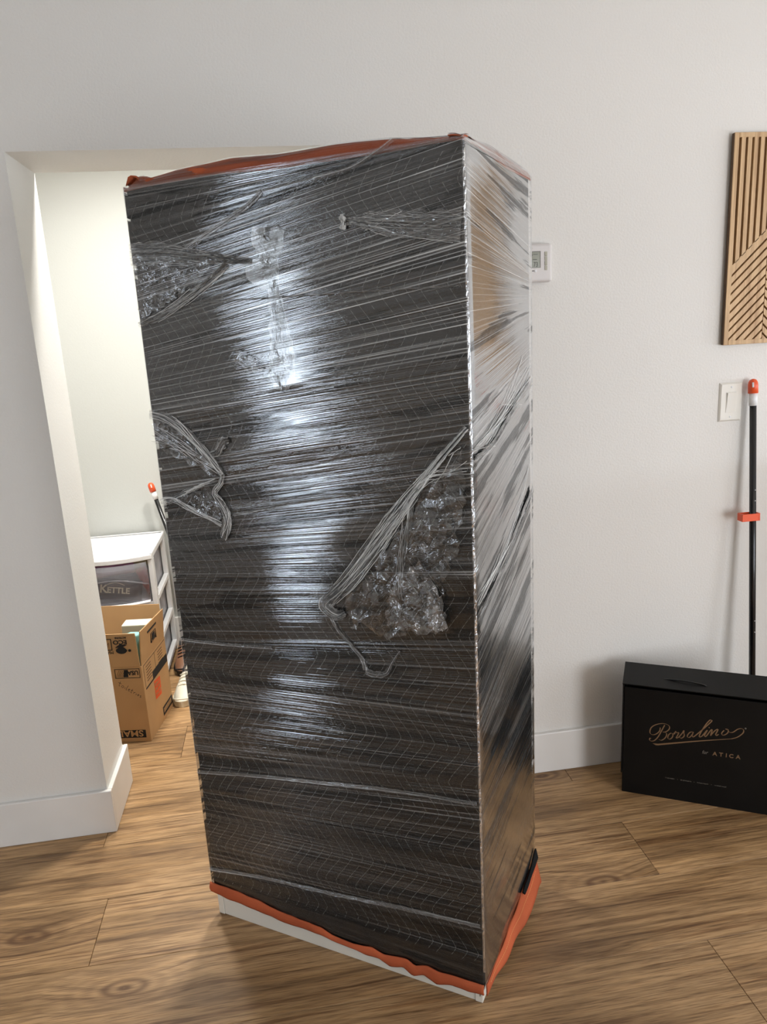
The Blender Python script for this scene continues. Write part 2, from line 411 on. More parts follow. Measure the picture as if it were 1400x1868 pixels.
def ceiling_lamp(x, y, power, colr, label):
    t = thing('ceiling_lamp', label, 'lamp', (x, y, CEIL))
    n = 24
    ring = lambda r_, z: [(r_*math.cos(2*math.pi*k/n), r_*math.sin(2*math.pi*k/n), z) for k in range(n)]
    MB().loft([ring(.155, 0), ring(.155, -.02), ring(.145, -.03), ring(.125, -.03), ring(.125, -.018)], cap=False).build('trim_ring', MWHITE, t, smooth=True)
    MB().loft([ring(.125, -.012), ring(.124, -.018)]).build('diffuser', MLAMP, t)
    a = area('lamp_light', (0, 0, -.034), (0, 0, -1), .22, .22, power, colr, 'DISK', 138); a.parent = t
    return t
for i, (x, y, p, c) in enumerate(LAMPS): ceiling_lamp(x, y, p, c, ['round white ceiling lamp on the right of the main room ceiling', 'round white ceiling lamp on the left of the main room ceiling'][i])
for i, a in enumerate(FARLAMPS): ceiling_lamp(*a, ['round white ceiling lamp above the drawer tower beyond the opening', 'round white ceiling lamp right of the opening in the far room'][i])

# ------------------------------------------------------------------ the wrapped cabinet
CW, CDP, CH = .776, .424, 1.866
FL = .014                                                # the wrapped side bows out towards the back
cab = thing('wrapped_cabinet', 'tall cabinet wrapped in black moving blanket and clear stretch film, orange edging', 'cabinet', (.3614, -.8725, 0), -.5825)
IN = .010                                                # blanket thickness
carc = MB().box((-CW+IN, IN+.018, .05), (-IN, CDP-IN, .068)).build('bottom_panel', MLAM, cab)
for sx in (0, 1):
    x0 = -.018-.0065 if sx == 0 else -CW+.0065
    MB().box((x0, .0065, 0), (x0+.018, CDP-IN, CH-.015)).build('side_panel', MLAM, cab, bevel=.0008, seg=1)
MB().box((-CW+.025, .0085, .0), (-.025, .0245, .047)).build('plinth_board', MLAM, cab, bevel=.0008, seg=1)
MB().box((-CW+.025, .0075, .0485), (-.025, .0235, .10)).build('door_edge', MLAM, cab, bevel=.0008, seg=1)
MB().box((-CW+IN, IN, CH-.03), (-IN, CDP-IN, CH-.012)).build('top_panel', MLAM, cab)
MB().box((-CW+.021, CDP-.02, .068), (-.021, CDP-.012, CH-.03)).build('back_panel', MLAM, cab)
MB().box((-.0135, .0058, .018), (-.0120, .0080, .026)).build('shelf_pin', MOAKD, cab)

HEMU = [(-.782,.104),(-.701,.101),(-.625,.094),(-.562,.082),(-.505,.077),(-.463,.076),(-.43,.073),(-.396,.060),(-.337,.056),(-.288,.064),(-.255,.054),(-.22,.061),(-.191,.065),(-.171,.053),(-.138,.064),(-.106,.058),(-.074,.061),(0,.061)]
HEML = [(-.782,.081),(-.736,.073),(-.679,.069),(-.604,.063),(-.541,.056),(-.483,.057),(-.436,.056),(-.387,.048),(-.337,.047),(-.303,.041),(-.268,.044),(-.239,.030),(-.204,.043),(-.178,.027),(-.151,.039),(-.115,.026),(-.079,.038),(-.036,.036),(0,.040)]
TOPU = [(-.774,1.879),(-.741,1.904),(-.715,1.894),(-.649,1.901),(-.502,1.906),(-.387,1.897),(-.257,1.897),(-.151,1.890),(-.082,1.880),(-.011,1.874)]
TOPL = [(-.774,1.875),(-.684,1.878),(-.53,1.878),(-.39,1.869),(-.25,1.867),(-.133,1.866),(-.038,1.867),(0,1.867)]
STU = [(0,1.874),(.178,1.889),(.278,1.886),(.457,1.880)]
STL = [(0,1.867),(.032,1.868),(.136,1.865),(.241,1.858),(.457,1.860)]
SHEM = [(0,.055),(.075,.052),(.147,.052),(.244,.050),(.359,.060),(.44,.085)]

# perimeter of the wrapped body, as (point, outward normal); s runs left side -> front -> right side -> back
def perim(off, rad=.004, nf=30, ns=18, full=True):
    pts = []
    sl = [(-CW, y) for y in (CDP, CDP*.66, CDP*.33)]
    for x, y in sl: pts.append((Vector((x-off, y, 0)), 'L', y))
    for k in range(4):
        a = math.pi+k/3*math.pi/2
        pts.append((Vector((-CW+rad+(rad+off)*math.cos(a), rad+(rad+off)*math.sin(a), 0)), 'F', -CW))
    for k in range(1, nf):
        x = -CW+rad+(CW-2*rad)*k/nf; pts.append((Vector((x, -off, 0)), 'F', x))
    for k in range(4):
        a = 1.5*math.pi+k/3*math.pi/2
        pts.append((Vector((-rad+(rad+off)*math.cos(a), rad+(rad+off)*math.sin(a), 0)), 'F' if k < 2 else 'S', 0))
    for k in range(1, ns+1):
        y = rad+(CDP-2*rad)*k/ns; pts.append((Vector((off+FL*(y/CDP), y, 0)), 'S', y))
    for k in range(1, 4):
        a = k/3*math.pi/2
        pts.append((Vector((FL-rad+(rad+off)*math.cos(a), CDP-rad+(rad+off)*math.sin(a), 0)), 'B', 0))
    pts.append((Vector((-CW*.4, CDP+off, 0)), 'B', 0)); pts.append((Vector((-CW+.01, CDP+off, 0)), 'B', 0))
    return pts
def arc(pts):
    s = [0]
    for a, b in zip(pts, pts[1:]): s.append(s[-1]+(b[0]-a[0]).length)
    return s

# blanket body
bp = perim(-.0035, nf=60, ns=30)
bm_ = MB(); nz_ = 70
n = len(bp)
for j in range(nz_+1):
    for i, (p, f, q) in enumerate(bp):
        lo = interp(HEMU, q) if f == 'F' else (interp(SHEM, q) if f == 'S' else .07)
        lo -= .012
        hi = 1.868 if f != 'F' else interp(TOPL, q)
        z = lo+(hi-lo)*j/nz_
        c = Vector((-CW/2, CDP/2, 0)); d = (p-c); nv = Vector((d.x/CW, d.y/CDP, 0)).normalized()
        wob = noise.noise(Vector((p.x*5, p.y*5, z*4)))*.0010
        bm_.v.append((p.x+nv.x*wob, p.y+nv.y*wob, z))
for j in range(nz_):
    for i in range(n):
        bm_.f.append((j*n+i, j*n+(i+1)%n, (j+1)*n+(i+1)%n, (j+1)*n+i))
blanket = bm_.build('moving_blanket', MBLANKET, cab, smooth=True)
# its top, slightly domed
def topfn(u, v):
    x = -CW+.006+(CW-.012+FL*v)*u; y = .006+(CDP-.012)*v
    e = min(u, 1-u, v, 1-v)
    return (x, y, 1.866+min(e*8, 1)*.010+.004*noise.noise(Vector((x*6, y*6, 3))))
MB().grid(30, 18, topfn).build('blanket_top', MBLANKET, blanket, smooth=True)
# stitched zigzag seams: rows of single thread stitches lying on the cloth
st = MB()
def zig(z): 
    ph = ((1.891-z)/.175) % 1.0
    tri = abs(2*ph-1)
    tri = tri*tri*(3-2*tri)*.35+tri*.65
    return (tri-.5)*.056
def stitch_face(pt, a0, a1, zlo, zhi):
    k = 0; x = a0
    while x < a1+.05:
        z = zhi-random.random()*.01
        wv = random.random()*6
        while z > zlo+.01:
            dz = .0075
            xa = x+zig(z)+.003*math.sin(z*9+wv); xb = x+zig(z-dz)+.003*math.sin((z-dz)*9+wv)
            if a0+.003 < xa < a1-.003 and a0+.003 < xb < a1-.003 and random.random() > .04:
                A = Vector((xa, z)); B = Vector((xb, z-dz)); d = (B-A).normalized(); q = Vector((-d.y, d.x))*.00042
                b = len(st.v)
                for P in (A+q, A-q, B-q, B+q): st.v.append(pt(P.x, P.y))
                st.f.append((b, b+1, b+2, b+3))
            z -= dz+.0032
        x += .0283
stitch_face(lambda x, z: (x, .0008, z), -CW, 0, .11, 1.855)
stitch_face(lambda y, z: (-.0008+FL*y/CDP, y, z), 0, CDP, .08, 1.85)
stitching = tag(st.build('stitching', MSTITCH, blanket, fix=False), kind='stuff')
# orange binding along the top: stands up and rolls inwards
tb = MB()
def tb_front(u, v):
    x = -CW-.001+(CW+.001)*u
    lo = interp(TOPL, x)-.002; hi = interp(TOPU, x)+.002
    z = lo+(hi-lo)*math.sin(v*math.pi/2) if v < .8 else lo+(hi-lo)*(math.sin(.8*math.pi/2)+(v-.8)*.24)
    return (x, -.0005+.030*v*v+.003*noise.noise(Vector((x*16, v*2, 1))), z)
tb.grid(70, 8, tb_front)
o = tb.build('binding_tape', MBIND, blanket, smooth=True); m = o.modifiers.new('thick', 'SOLIDIFY'); m.thickness = .002
ts = MB()
def tb_side(u, v):
    y = -.0005+(CDP+.001)*u
    lo = interp(STL, y)-.002; hi = interp(STU, y)+.002
    return (FL*u+.001-.028*v*v+.002*noise.noise(Vector((y*16, v*2, 7))), y, lo+(hi-lo)*math.sin(v*math.pi/2))
ts.grid(40, 8, tb_side)
o = ts.build('binding_tape', MBIND, blanket, smooth=True); m = o.modifiers.new('thick', 'SOLIDIFY'); m.thickness = .002
# left corner tuft of the binding
tf = MB().grid(6, 6, lambda u, v: (-CW+.002+.045*u, .004+.03*v, 1.872+.034*math.sin(u*math.pi*.8+.4)*(1-v*.4)+.003*math.sin(u*9+v*7)))
o = tf.build('binding_tape', MBIND, blanket, smooth=True); m = o.modifiers.new('thick', 'SOLIDIFY'); m.thickness = .002
# binding along the bottom hem, front: a rolled, wavy tape
hm = MB()
def hem(u, v):
    x = -CW-.0015+(CW+.003)*u
    lo = interp(HEML, x); hi = interp(HEMU, x)+.004
    return (x, -.0045-.0035*math.sin(math.pi*v)+.0025*noise.noise(Vector((x*30, v, 2))), lo+(hi-lo)*v)
hm.grid(120, 6, hem)
o = hm.build('binding_tape', MBIND, blanket, smooth=True); m = o.modifiers.new('thick', 'SOLIDIFY'); m.thickness = -.003
# loose hem on the right side, hanging out of the film and flaring away from the cabinet
FLARE = [(.0,.004),(.06,.008),(.09,.0125),(.14,.019),(.223,.029),(.298,.036),(.353,.034),(.40,.030),(.448,.026)]
UPZ = [(0,.060),(.09,.060),(.15,.066),(.25,.078),(.33,.088),(.38,.098),(.448,.112)]
def flap(u, v):
    y = .004+.412*u
    out = interp(FLARE, y)*.72; hi = interp(UPZ, y); lo = .028+.006*math.sin(y*40)
    return (FL*y/CDP+.003+(out-.003)*(1-v)**.9+.001*math.sin(y*60), y, lo+(hi-lo)*v)
o = MB().grid(60, 6, flap).build('binding_tape', MBIND, blanket, smooth=True); m = o.modifiers.new('thick', 'SOLIDIFY'); m.thickness = .003
def flap2(u, v):
    y = .29+.125*u; out = interp(FLARE, y)*.2; lo = interp(UPZ, y)-.004; hi = lo+.004+.022*u*u+.003*math.sin(u*9)
    return (FL*y/CDP+.0052+out*(1-v), y, lo+(hi-lo)*v)
o = MB().grid(24, 5, flap2).build('loose_flap', MBLANKET, blanket, smooth=True); m = o.modifiers.new('thick', 'SOLIDIFY'); m.thickness = .004
sy_ = MB()
for k in range(60):
    u = .05+.9*k/60; p = Vector(flap(u, .62)); q = Vector(flap(u+.010, .62)); sy_.bar(p+Vector((.003,0,0)), q+Vector((.003,0,0)), .0012, .0012)
tag(sy_.build('edge_stitching', MYTHREAD, blanket), kind='stuff')

# ---- stretch film: one overall layer and the crossing turns of the roll
def wrap(name, bands, off, mat, parent, rows=10, seed=0, loose=.0):
    """bands: (lo, hi) heights at left-back edge, left edge, near edge, right-back edge, back"""
    pts = perim(off, nf=36, ns=20); s = arc(pts)
    # arc length of the four vertical edges
    keys = [0, None, None, None, s[-1]]
    for i, (p, f, q) in enumerate(pts):
        if keys[1] is None and f == 'F': keys[1] = s[i]
        if keys[2] is None and f == 'S': keys[2] = s[i]
        if keys[3] is None and f == 'B': keys[3] = s[i]
    mb = MB(); mb.uv = []
    wd_ = sum(h-l for l, h in bands)/len(bands)
    lo_t = list(zip(keys, [b[0] for b in bands])); hi_t = list(zip(keys, [b[1] for b in bands]))
    c = Vector((-CW/2, CDP/2, 0))
    for i, (p, f, q) in enumerate(pts):
        lo, hi = interp(lo_t, s[i]), interp(hi_t, s[i])
        d = p-c; nv = Vector((d.x/CW, d.y/CDP, 0)).normalized()
        for j in range(rows+1):
            v = j/rows; z = lo+(hi-lo)*v
            wob = loose*noise.noise(Vector((s[i]*3+seed, z*9, seed)))
            mb.v.append((p.x+nv.x*wob, p.y+nv.y*wob, z)); mb.uv.append((s[i], v*wd_))
    for i in range(len(pts)-1):
        for j in range(rows):
            a = i*(rows+1)+j; mb.f.append((a, a+rows+1, a+rows+2, a+1))
    return mb.build(name, mat, parent, smooth=True, fix=False)
ZS = [  # heights of the seams between turns at left-back, left, near, right-back edge and back
 (1.88,1.884,1.870,1.865,1.87), (1.70,1.745,1.866,1.80,1.75), (1.56,1.60,1.74,1.66,1.60), (1.35,1.40,1.50,1.57,1.50), (1.12,1.15,1.275,1.40,1.30),
 (.95,.985,1.06,1.24,1.1), (.85,.825,.925,1.10,.95), (.70,.70,.735,.90,.80), (.46,.449,.546,.62,.60), (.30,.29,.33,.40,.38), (.15,.15,.205,.24,.20), (.07,.085,.052,.075,.07)]
TURNS = [  # haze, film count on the front, wrinkle, contact, fine, wave
 (.30, 2.4, .45, (.46,.49), 150, 40), (.95, 2.2, .34, (.42,.45), 230, 60), (.90, 2.6, .42, (.40,.44), 220, 56), (.60, 3.2, .62, (.42,.45), 160, 44),
 (.50, 2.6, .45, (.44,.48), 190, 50), (.16, 2.6, .16, (.46,.48), 170, 30), (.32, 2.4, .55, (.44,.49), 150, 40), (.32, 2.0, .50, (.43,.48), 160, 42),
 (.30, 1.8, .30, (.40,.48), 170, 44), (.26, 1.8, .25, (.40,.46), 170, 44), (.14, 1.6, .12, (.40,.46), 150, 40)]
film = None
for k, (hz, ly, wr, ct, fi, wv) in enumerate(TURNS):
    bnd = list(zip(ZS[k+1], ZS[k]))
    o = wrap('stretch_film' if k == 0 else 'film_turn', bnd, .0040, film_mat('film_turn_%d' % k, hz, ly, wr, ct, fi, k+2.3, wave=wv), film or cab, rows=8, seed=k)
    o.data.materials.append(film_mat('film_side_%d' % k, hz, 6.0, wr*(.3 if k < 4 else .7), ct, fi, k+7.3, wave=wv))      # more turns overlap on the narrow side
    for p in o.data.polygons:
        if p.normal.x > .8: p.material_index = 1
    film = film or o

FT = film_mat('film_bunched', 1.0, 1.4, .4, fine=420, seed=3.3, wave=150, hbase=.14, taut=.8)
FTM = film_mat('film_gathered', 1.0, 1.3, .4, fine=300, seed=4.3, wave=110, hbase=.62, taut=.8)
FTL = film_mat('film_strands', .70, 1.5, .4, fine=420, seed=5.1, wave=150, hbase=.16, taut=.8)
FTD = film_mat('film_knotted', 1.0, 1.2, .4, fine=380, seed=8.2, wave=120, hbase=.95, taut=.5)
FPL = film_mat('film_loose', .06, 2.6, .6, crumple=True, rough=.04)
FPC = film_mat('film_crushed', .10, 3.0, .8, crumple=True, rough=.05)
def on_face(face, s, z, off):
    if face == 'F': return Vector((s, -.0045-off, z))
    return Vector((.0045+off+FL*s/CDP, s, z))
def ribbon(name, path, widths, mat, parent=film, face='F', folds=8, amp=.004, off=.003, n=60, seed=0, jag=0, under=False):
    """bunched film: a strip with lengthwise accordion folds, lying against a face"""
    rnd = random.Random(seed); P = smooth_path([(a, b, 0) for a, b in path], n)
    mb = MB(); m_ = folds*2; mb.uv = []; su = 0
    if under: off, amp, jag = -.0038, .0016, jag*.3
    plen = sum((P[i+1]-P[i]).length for i in range(n-1))
    for i, p in enumerate(P):
        d = (P[min(i+1, n-1)]-P[max(i-1, 0)]).normalized(); q = Vector((-d.y, d.x, 0)); w = lerp_list(widths, i/(n-1))
        for j in range(m_+1):
            t = j/m_-.5
            lat = w*t*(1+(.25+60*jag)*noise.noise(Vector((i*.25, j*.7, seed))))+.0015*noise.noise(Vector((i*.6, j*1.3, seed+5)))
            h = off+amp*.5*(1+(-1)**j*.8+.8*noise.noise(Vector((i*.35, j*.9, seed+9))))*(1-abs(t)*.8)
            pt = p+q*lat
            mb.v.append(tuple(on_face(face, pt.x, pt.y, max(-.0045 if under else .0005, h+jag*noise.noise(Vector((i*.9, j*1.7, seed+3)))*2)))); mb.uv.append((i*plen/n*2.0, t*w*1.0+seed*.37))
    for i in range(n-1):
        for j in range(m_):
            a = i*(m_+1)+j; mb.f.append((a, a+m_+1, a+m_+2, a+1))
    return mb.build(name, mat, parent, fix=False)
def inside(poly, x, y):
    c = False; j = len(poly)-1
    for i in range(len(poly)):
        xi, yi = poly[i]; xj, yj = poly[j]
        if (yi > y) != (yj > y) and x < (xj-xi)*(y-yi)/(yj-yi)+xi: c = not c
        j = i
    return c
def patch(name, poly, mat, parent=film, face='F', cell=.012, amp=.010, off=.003, seed=0, zs=1.0):
    """crumpled loose film: jittered facets inside an outline"""
    rnd = random.Random(seed); xs = [p[0] for p in poly]; zs_ = [p[1] for p in poly]
    nx = int((max(xs)-min(xs))/cell)+2; nzz = int((max(zs_)-min(zs_))/(cell*zs))+2
    idx = {}; mb = MB()
    for i in range(nx):
        for j in range(nzz):
            x = min(xs)+i*cell+rnd.uniform(-.45, .45)*cell; z = min(zs_)+j*cell*zs+rnd.uniform(-.45, .45)*cell*zs
            if inside(poly, x, z):
                h = off+amp*(.5+.9*noise.noise(Vector((x*30, z*30, seed)))+rnd.uniform(-.35, .35))
                idx[i, j] = len(mb.v); mb.v.append(tuple(on_face(face, x, z, max(.0008, h))))
    for i in range(nx-1):
        for j in range(nzz-1):
            q = [idx.get(k) for k in ((i,j),(i+1,j),(i+1,j+1),(i,j+1))]
            if None not in q:
                if rnd.random() < .5: mb.f += [(q[0],q[1],q[2]),(q[0],q[2],q[3])]
                else: mb.f += [(q[0],q[1],q[3]),(q[1],q[2],q[3])]
            elif q.count(None) == 1: mb.f.append(tuple(k for k in q if k is not None))
    return mb.build(name, mat, parent, fix=False)
# knotted tail high on the front
ribbon('film_knot', [(-.437,1.765),(-.440,1.74),(-.425,1.715),(-.418,1.695)], [.028,.034,.032,.034], FTD, amp=.008, folds=5, off=.004, n=26, seed=1, jag=.003, under=True)
ribbon('film_knot', [(-.393,1.757),(-.398,1.735),(-.412,1.712),(-.420,1.69)], [.030,.038,.034,.034], FTD, amp=.008, folds=5, off=.006, n=26, seed=2, jag=.003, under=True)
ribbon('film_knot', [(-.420,1.70),(-.418,1.68),(-.435,1.668),(-.460,1.676),(-.455,1.690),(-.43,1.688)], [.040,.046,.042,.034,.026,.02], FTD, amp=.010, folds=6, off=.008, n=34, seed=3, jag=.003, under=True)
ribbon('film_tail', [(-.415,1.68),(-.414,1.645),(-.411,1.60),(-.408,1.55),(-.406,1.50),(-.412,1.462),(-.415,1.438)], [.034,.028,.036,.050,.062,.066,.024], FTM, amp=.004, folds=9, seed=4, jag=.002, under=True)
patch('film_tail', [(-.53,1.50),(-.515,1.53),(-.47,1.515),(-.44,1.49),(-.45,1.474),(-.49,1.478)], FPL, seed=5, cell=.009, amp=.006)
ribbon('film_strand', [(-.776,1.742),(-.69,1.737),(-.60,1.722),(-.52,1.710),(-.46,1.700)], [.05,.045,.034,.018,.012], FTL, amp=.003, folds=9, seed=6)
ribbon('film_strand', [(-.776,1.590),(-.70,1.610),(-.63,1.640),(-.57,1.672),(-.52,1.700)], [.012,.016,.018,.016,.012], FTL, amp=.003, folds=6, seed=7)
patch('film_knot', [(-.452,1.77),(-.38,1.765),(-.395,1.725),(-.395,1.675),(-.43,1.655),(-.47,1.67),(-.455,1.70),(-.432,1.72)], FPL, seed=9, cell=.007, amp=.004, off=.001)
patch('film_tail', [(-.425,1.67),(-.40,1.67),(-.385,1.55),(-.378,1.47),(-.41,1.43),(-.445,1.47),(-.43,1.56)], FPL, seed=10, cell=.008, amp=.004, off=.001, zs=2)
patch('film_strand', [(-.776,1.745),(-.70,1.738),(-.52,1.712),(-.62,1.66),(-.70,1.62),(-.776,1.60)], FPL, seed=8, cell=.011, amp=.0035, zs=.6)
# torn flap hanging at the left edge
ribbon('film_strand', [(-.778,1.388),(-.735,1.381),(-.693,1.36),(-.66,1.332),(-.629,1.303),(-.603,1.272),(-.588,1.251)], [.022,.026,.026,.022,.020,.018,.014], FT, amp=.004, folds=6, seed=11)
ribbon('film_strand', [(-.588,1.254),(-.593,1.233),(-.614,1.209),(-.601,1.188),(-.587,1.161),(-.589,1.132),(-.604,1.10)], [.014,.014,.014,.020,.024,.028,.018], FT, amp=.005, folds=6, seed=12)
ribbon('film_strand', [(-.753,1.186),(-.70,1.205),(-.65,1.224),(-.605,1.240)], [.010,.012,.010,.008], FT, amp=.003, folds=4, seed=13)
ribbon('film_strand', [(-.778,1.176),(-.74,1.186),(-.70,1.172),(-.665,1.158),(-.63,1.146),(-.604,1.134)], [.022,.016,.014,.012,.012,.012], FT, amp=.003, folds=5, seed=14)
ribbon('film_strand', [(-.612,1.297),(-.592,1.305),(-.578,1.325),(-.560,1.332)], [.012,.020,.026,.012], FT, amp=.005, folds=5, seed=15, n=24)
patch('film_flap', [(-.777,1.385),(-.73,1.372),(-.69,1.35),(-.65,1.315),(-.60,1.262),(-.61,1.245),(-.68,1.27),(-.776,1.31)], FPL, seed=16, cell=.012, amp=.005, zs=.7)
patch('film_flap', [(-.745,1.19),(-.62,1.235),(-.612,1.21),(-.60,1.18),(-.59,1.14),(-.62,1.142),(-.69,1.165)], FPL, seed=17, cell=.009, amp=.006)
# big crumpled bag of film low on the right
ribbon('film_strand', [(-.004,1.362),(-.053,1.307),(-.095,1.26),(-.132,1.214),(-.171,1.164),(-.225,1.095),(-.278,1.03),(-.329,.981)], [.012,.016,.020,.030,.040,.042,.040,.030], FT, amp=.005, folds=9, n=90, seed=21)
ribbon('film_strand', [(-.132,1.23),(-.128,1.19),(-.140,1.13),(-.15,1.08)], [.016,.014,.012,.006], FT, amp=.004, folds=5, n=40, seed=22)
ribbon('film_strand', [(-.300,1.005),(-.333,.978),(-.343,.962),(-.314,.945),(-.295,.955)], [.020,.034,.030,.028,.014], FT, amp=.007, folds=6, n=30, seed=23)
ribbon('film_strand', [(-.344,.964),(-.330,.935),(-.314,.906),(-.264,.855),(-.253,.822)], [.008,.008,.008,.010,.014], FTL, amp=.004, folds=4, n=40, seed=24)
ribbon('film_strand', [(-.253,.820),(-.228,.816),(-.203,.824),(-.185,.855),(-.167,.881)], [.016,.016,.012,.008,.006], FTL, amp=.004, folds=4, n=40, seed=25)
patch('film_bag', [(-.005,1.33),(-.053,1.29),(-.10,1.23),(-.145,1.17),(-.20,1.10),(-.26,1.03),(-.30,.98),(-.28,.92),(-.19,.90),(-.11,.93),(-.05,.943),(-.07,1.03),(-.03,1.1),(-.006,1.2)], FPL, seed=26, cell=.016, amp=.010, off=.004)
patch('film_bag', [(-.20,.94),(-.11,.925),(-.05,.943),(-.055,1.0),(-.08,1.06),(-.105,1.10),(-.16,1.06),(-.19,1.0)], FPC, seed=27, cell=.010, amp=.016, off=.010)
patch('film_bag', [(-.085,.95),(-.046,.945),(-.060,1.0),(-.078,1.035),(-.10,1.03),(-.098,.98)], FPC, seed=28, cell=.007, amp=.014, off=.016)
patch('film_bag', [(-.14,1.12),(-.09,1.10),(-.05,1.13),(-.03,1.18),(-.07,1.17),(-.10,1.19),(-.12,1.16)], FPL, seed=29, cell=.008, amp=.010, off=.006)
MTHREAD = plain('film_thread', (.86, .87, .86, 1), .35, .5, vary=.1)
def threads(path, widths, count, face='F', seed=0, off=.004, r=.00045, n=36, amp=.004):
    """the film's gathered edges: thin bright cords running with a bunch"""
    rnd = random.Random(seed); P = smooth_path([(a, b, 0) for a, b in path], n); mb = MB()
    for c in range(count):
        t0, t1 = sorted((rnd.random(), rnd.random()))
        if t1-t0 < .25: t0, t1 = max(0, t0-.2), min(1, t1+.2)
        la, lb = rnd.uniform(-.5, .5), rnd.uniform(-.5, .5); pts = []; m_ = 16
        for k in range(m_):
            t = t0+(t1-t0)*k/(m_-1); i = min(int(t*(n-1)), n-2); p = P[i].lerp(P[i+1], t*(n-1)-i)
            d = (P[i+1]-P[i]).normalized(); w = lerp_list(widths, t)
            pt = p+Vector((-d.y, d.x, 0))*(w*(la+(lb-la)*k/(m_-1))+.0012*noise.noise(Vector((k*.8, c*3.1, seed))))
            pts.append(on_face(face, pt.x, pt.y, off+amp*(.5+.5*noise.noise(Vector((k*.5, c*1.7, seed+4))))))
        mb.tube(pts, r*rnd.uniform(.6, 1.3), 4, cap=False)
    return mb.build('film_strand', MTHREAD, film, fix=False)
threads([(-.004,1.362),(-.053,1.307),(-.095,1.26),(-.132,1.214),(-.171,1.164),(-.225,1.095),(-.278,1.03),(-.329,.981)], [.012,.016,.022,.034,.046,.05,.046,.034], 30, seed=61)
threads([(-.12,1.235),(-.085,1.262),(-.045,1.28),(-.004,1.30)], [.02,.03,.05,.06], 16, seed=62)
threads([(-.135,1.22),(-.142,1.15),(-.155,1.07),(-.165,1.0)], [.014,.02,.02,.03], 8, seed=63)
threads([(-.778,1.388),(-.735,1.381),(-.693,1.36),(-.66,1.332),(-.629,1.303),(-.603,1.272),(-.588,1.251)], [.02,.028,.03,.026,.022,.02,.014], 18, seed=64)
threads([(-.776,1.345),(-.70,1.315),(-.64,1.28),(-.592,1.25)], [.06,.05,.03,.012], 12, seed=65)
threads([(-.588,1.254),(-.593,1.233),(-.614,1.209),(-.601,1.188),(-.587,1.161),(-.589,1.132),(-.604,1.10)], [.014,.014,.016,.022,.026,.03,.02], 16, seed=66)
threads([(-.778,1.176),(-.74,1.186),(-.70,1.172),(-.665,1.158),(-.63,1.146),(-.604,1.134)], [.026,.018,.016,.014,.014,.014], 12, seed=67)
threads([(-.753,1.186),(-.70,1.205),(-.65,1.224),(-.605,1.240)], [.010,.012,.010,.008], 7, seed=68)
threads([(-.776,1.735),(-.69,1.732),(-.62,1.722),(-.56,1.714),(-.50,1.705)], [.06,.05,.036,.022,.012], 20, seed=69, off=.001, amp=.002)
threads([(-.776,1.588),(-.70,1.610),(-.63,1.640),(-.57,1.672),(-.52,1.700)], [.016,.022,.026,.026,.02], 14, seed=70, off=.001, amp=.002)
threads([(-.238,1.752),(-.205,1.750),(-.158,1.742),(-.08,1.730),(-.004,1.722)], [.010,.022,.044,.054,.06], 12, seed=71, off=.001, amp=.002)
threads([(.004,1.30),(.12,1.33),(.25,1.38),(.40,1.45)], [.03,.06,.09,.12], 18, face='S', seed=72, off=.0005, amp=.001)
threads([(.004,1.00),(.15,1.05),(.28,1.12),(.40,1.19)], [.04,.06,.09,.12], 9, face='S', seed=73, off=.0005, amp=.001)
# short twisted tail up on the right, and crinkled roll edges
ribbon('film_tail', [(-.243,1.766),(-.238,1.752),(-.242,1.740)], [.014,.010,.014], FTD, amp=.006, folds=4, n=14, seed=31, jag=.004)
ribbon('film_tail', [(-.238,1.752),(-.205,1.752),(-.158,1.744),(-.08,1.732),(-.004,1.725)], [.010,.022,.044,.050,.055], FTL, amp=.003, folds=9, seed=32)
ribbon('film_tail', [(-.226,1.752),(-.20,1.744),(-.165,1.735),(-.13,1.722)], [.003,.003,.003,.002], FTD, amp=.002, folds=2, n=26, seed=33)
for k, (pth, wdt) in enumerate([
    ([(-.776,.449),(-.60,.478),(-.40,.505),(-.2,.53),(-.004,.545)], .010), ([(-.776,.150),(-.60,.176),(-.40,.192),(-.2,.213),(-.004,.229)], .012),
    ([(-.776,.825),(-.70,.827),(-.60,.832),(-.5,.84)], .008), ([(-.616,1.147),(-.45,1.185),(-.25,1.222),(-.10,1.255)], .006),
    ([(-.776,1.625),(-.55,1.627),(-.30,1.625),(-.01,1.62)], .0035), ([(-.68,1.715),(-.56,1.765),(-.46,1.805),(-.42,1.83)], .012),
    ([(-.30,1.838),(-.22,1.846),(-.16,1.868),(-.13,1.883)], .008)]):
    ribbon('film_edge', pth, [wdt]*4, FTL, amp=.002, folds=3, n=90, seed=40+k, off=.001)
ribbon('film_edge', [(.004,1.30),(.12,1.315),(.25,1.365),(.405,1.415)], [.012,.012,.016,.02], FTL, face='S', amp=.003, folds=5, n=60, seed=50)
ribbon('film_edge', [(.004,.975),(.15,1.02),(.28,1.09),(.405,1.155)], [.010,.012,.016,.02], FTL, face='S', amp=.003, folds=5, n=60, seed=51)
# crinkled ridge where the film is pulled round the near vertical edge
ce = MB(); rr = random.Random(3)
ncz = 260
for i in range(ncz):
    z = .10+1.75*i/(ncz-1)
    for j in range(3):
        a = 1.5*math.pi+(.32+.18*j)*math.pi/2
        k = .0085+.0022*rr.random()*(1 if z > .9 else .5)
        ce.v.append((-.004+k*math.cos(a), .004+k*math.sin(a), z+rr.uniform(-.003, .003)))
for i in range(ncz-1):
    for j in range(2): ce.f.append((i*3+j, (i+1)*3+j, (i+1)*3+j+1, i*3+j+1))
ce.build('film_edge', FPL, film, fix=False)
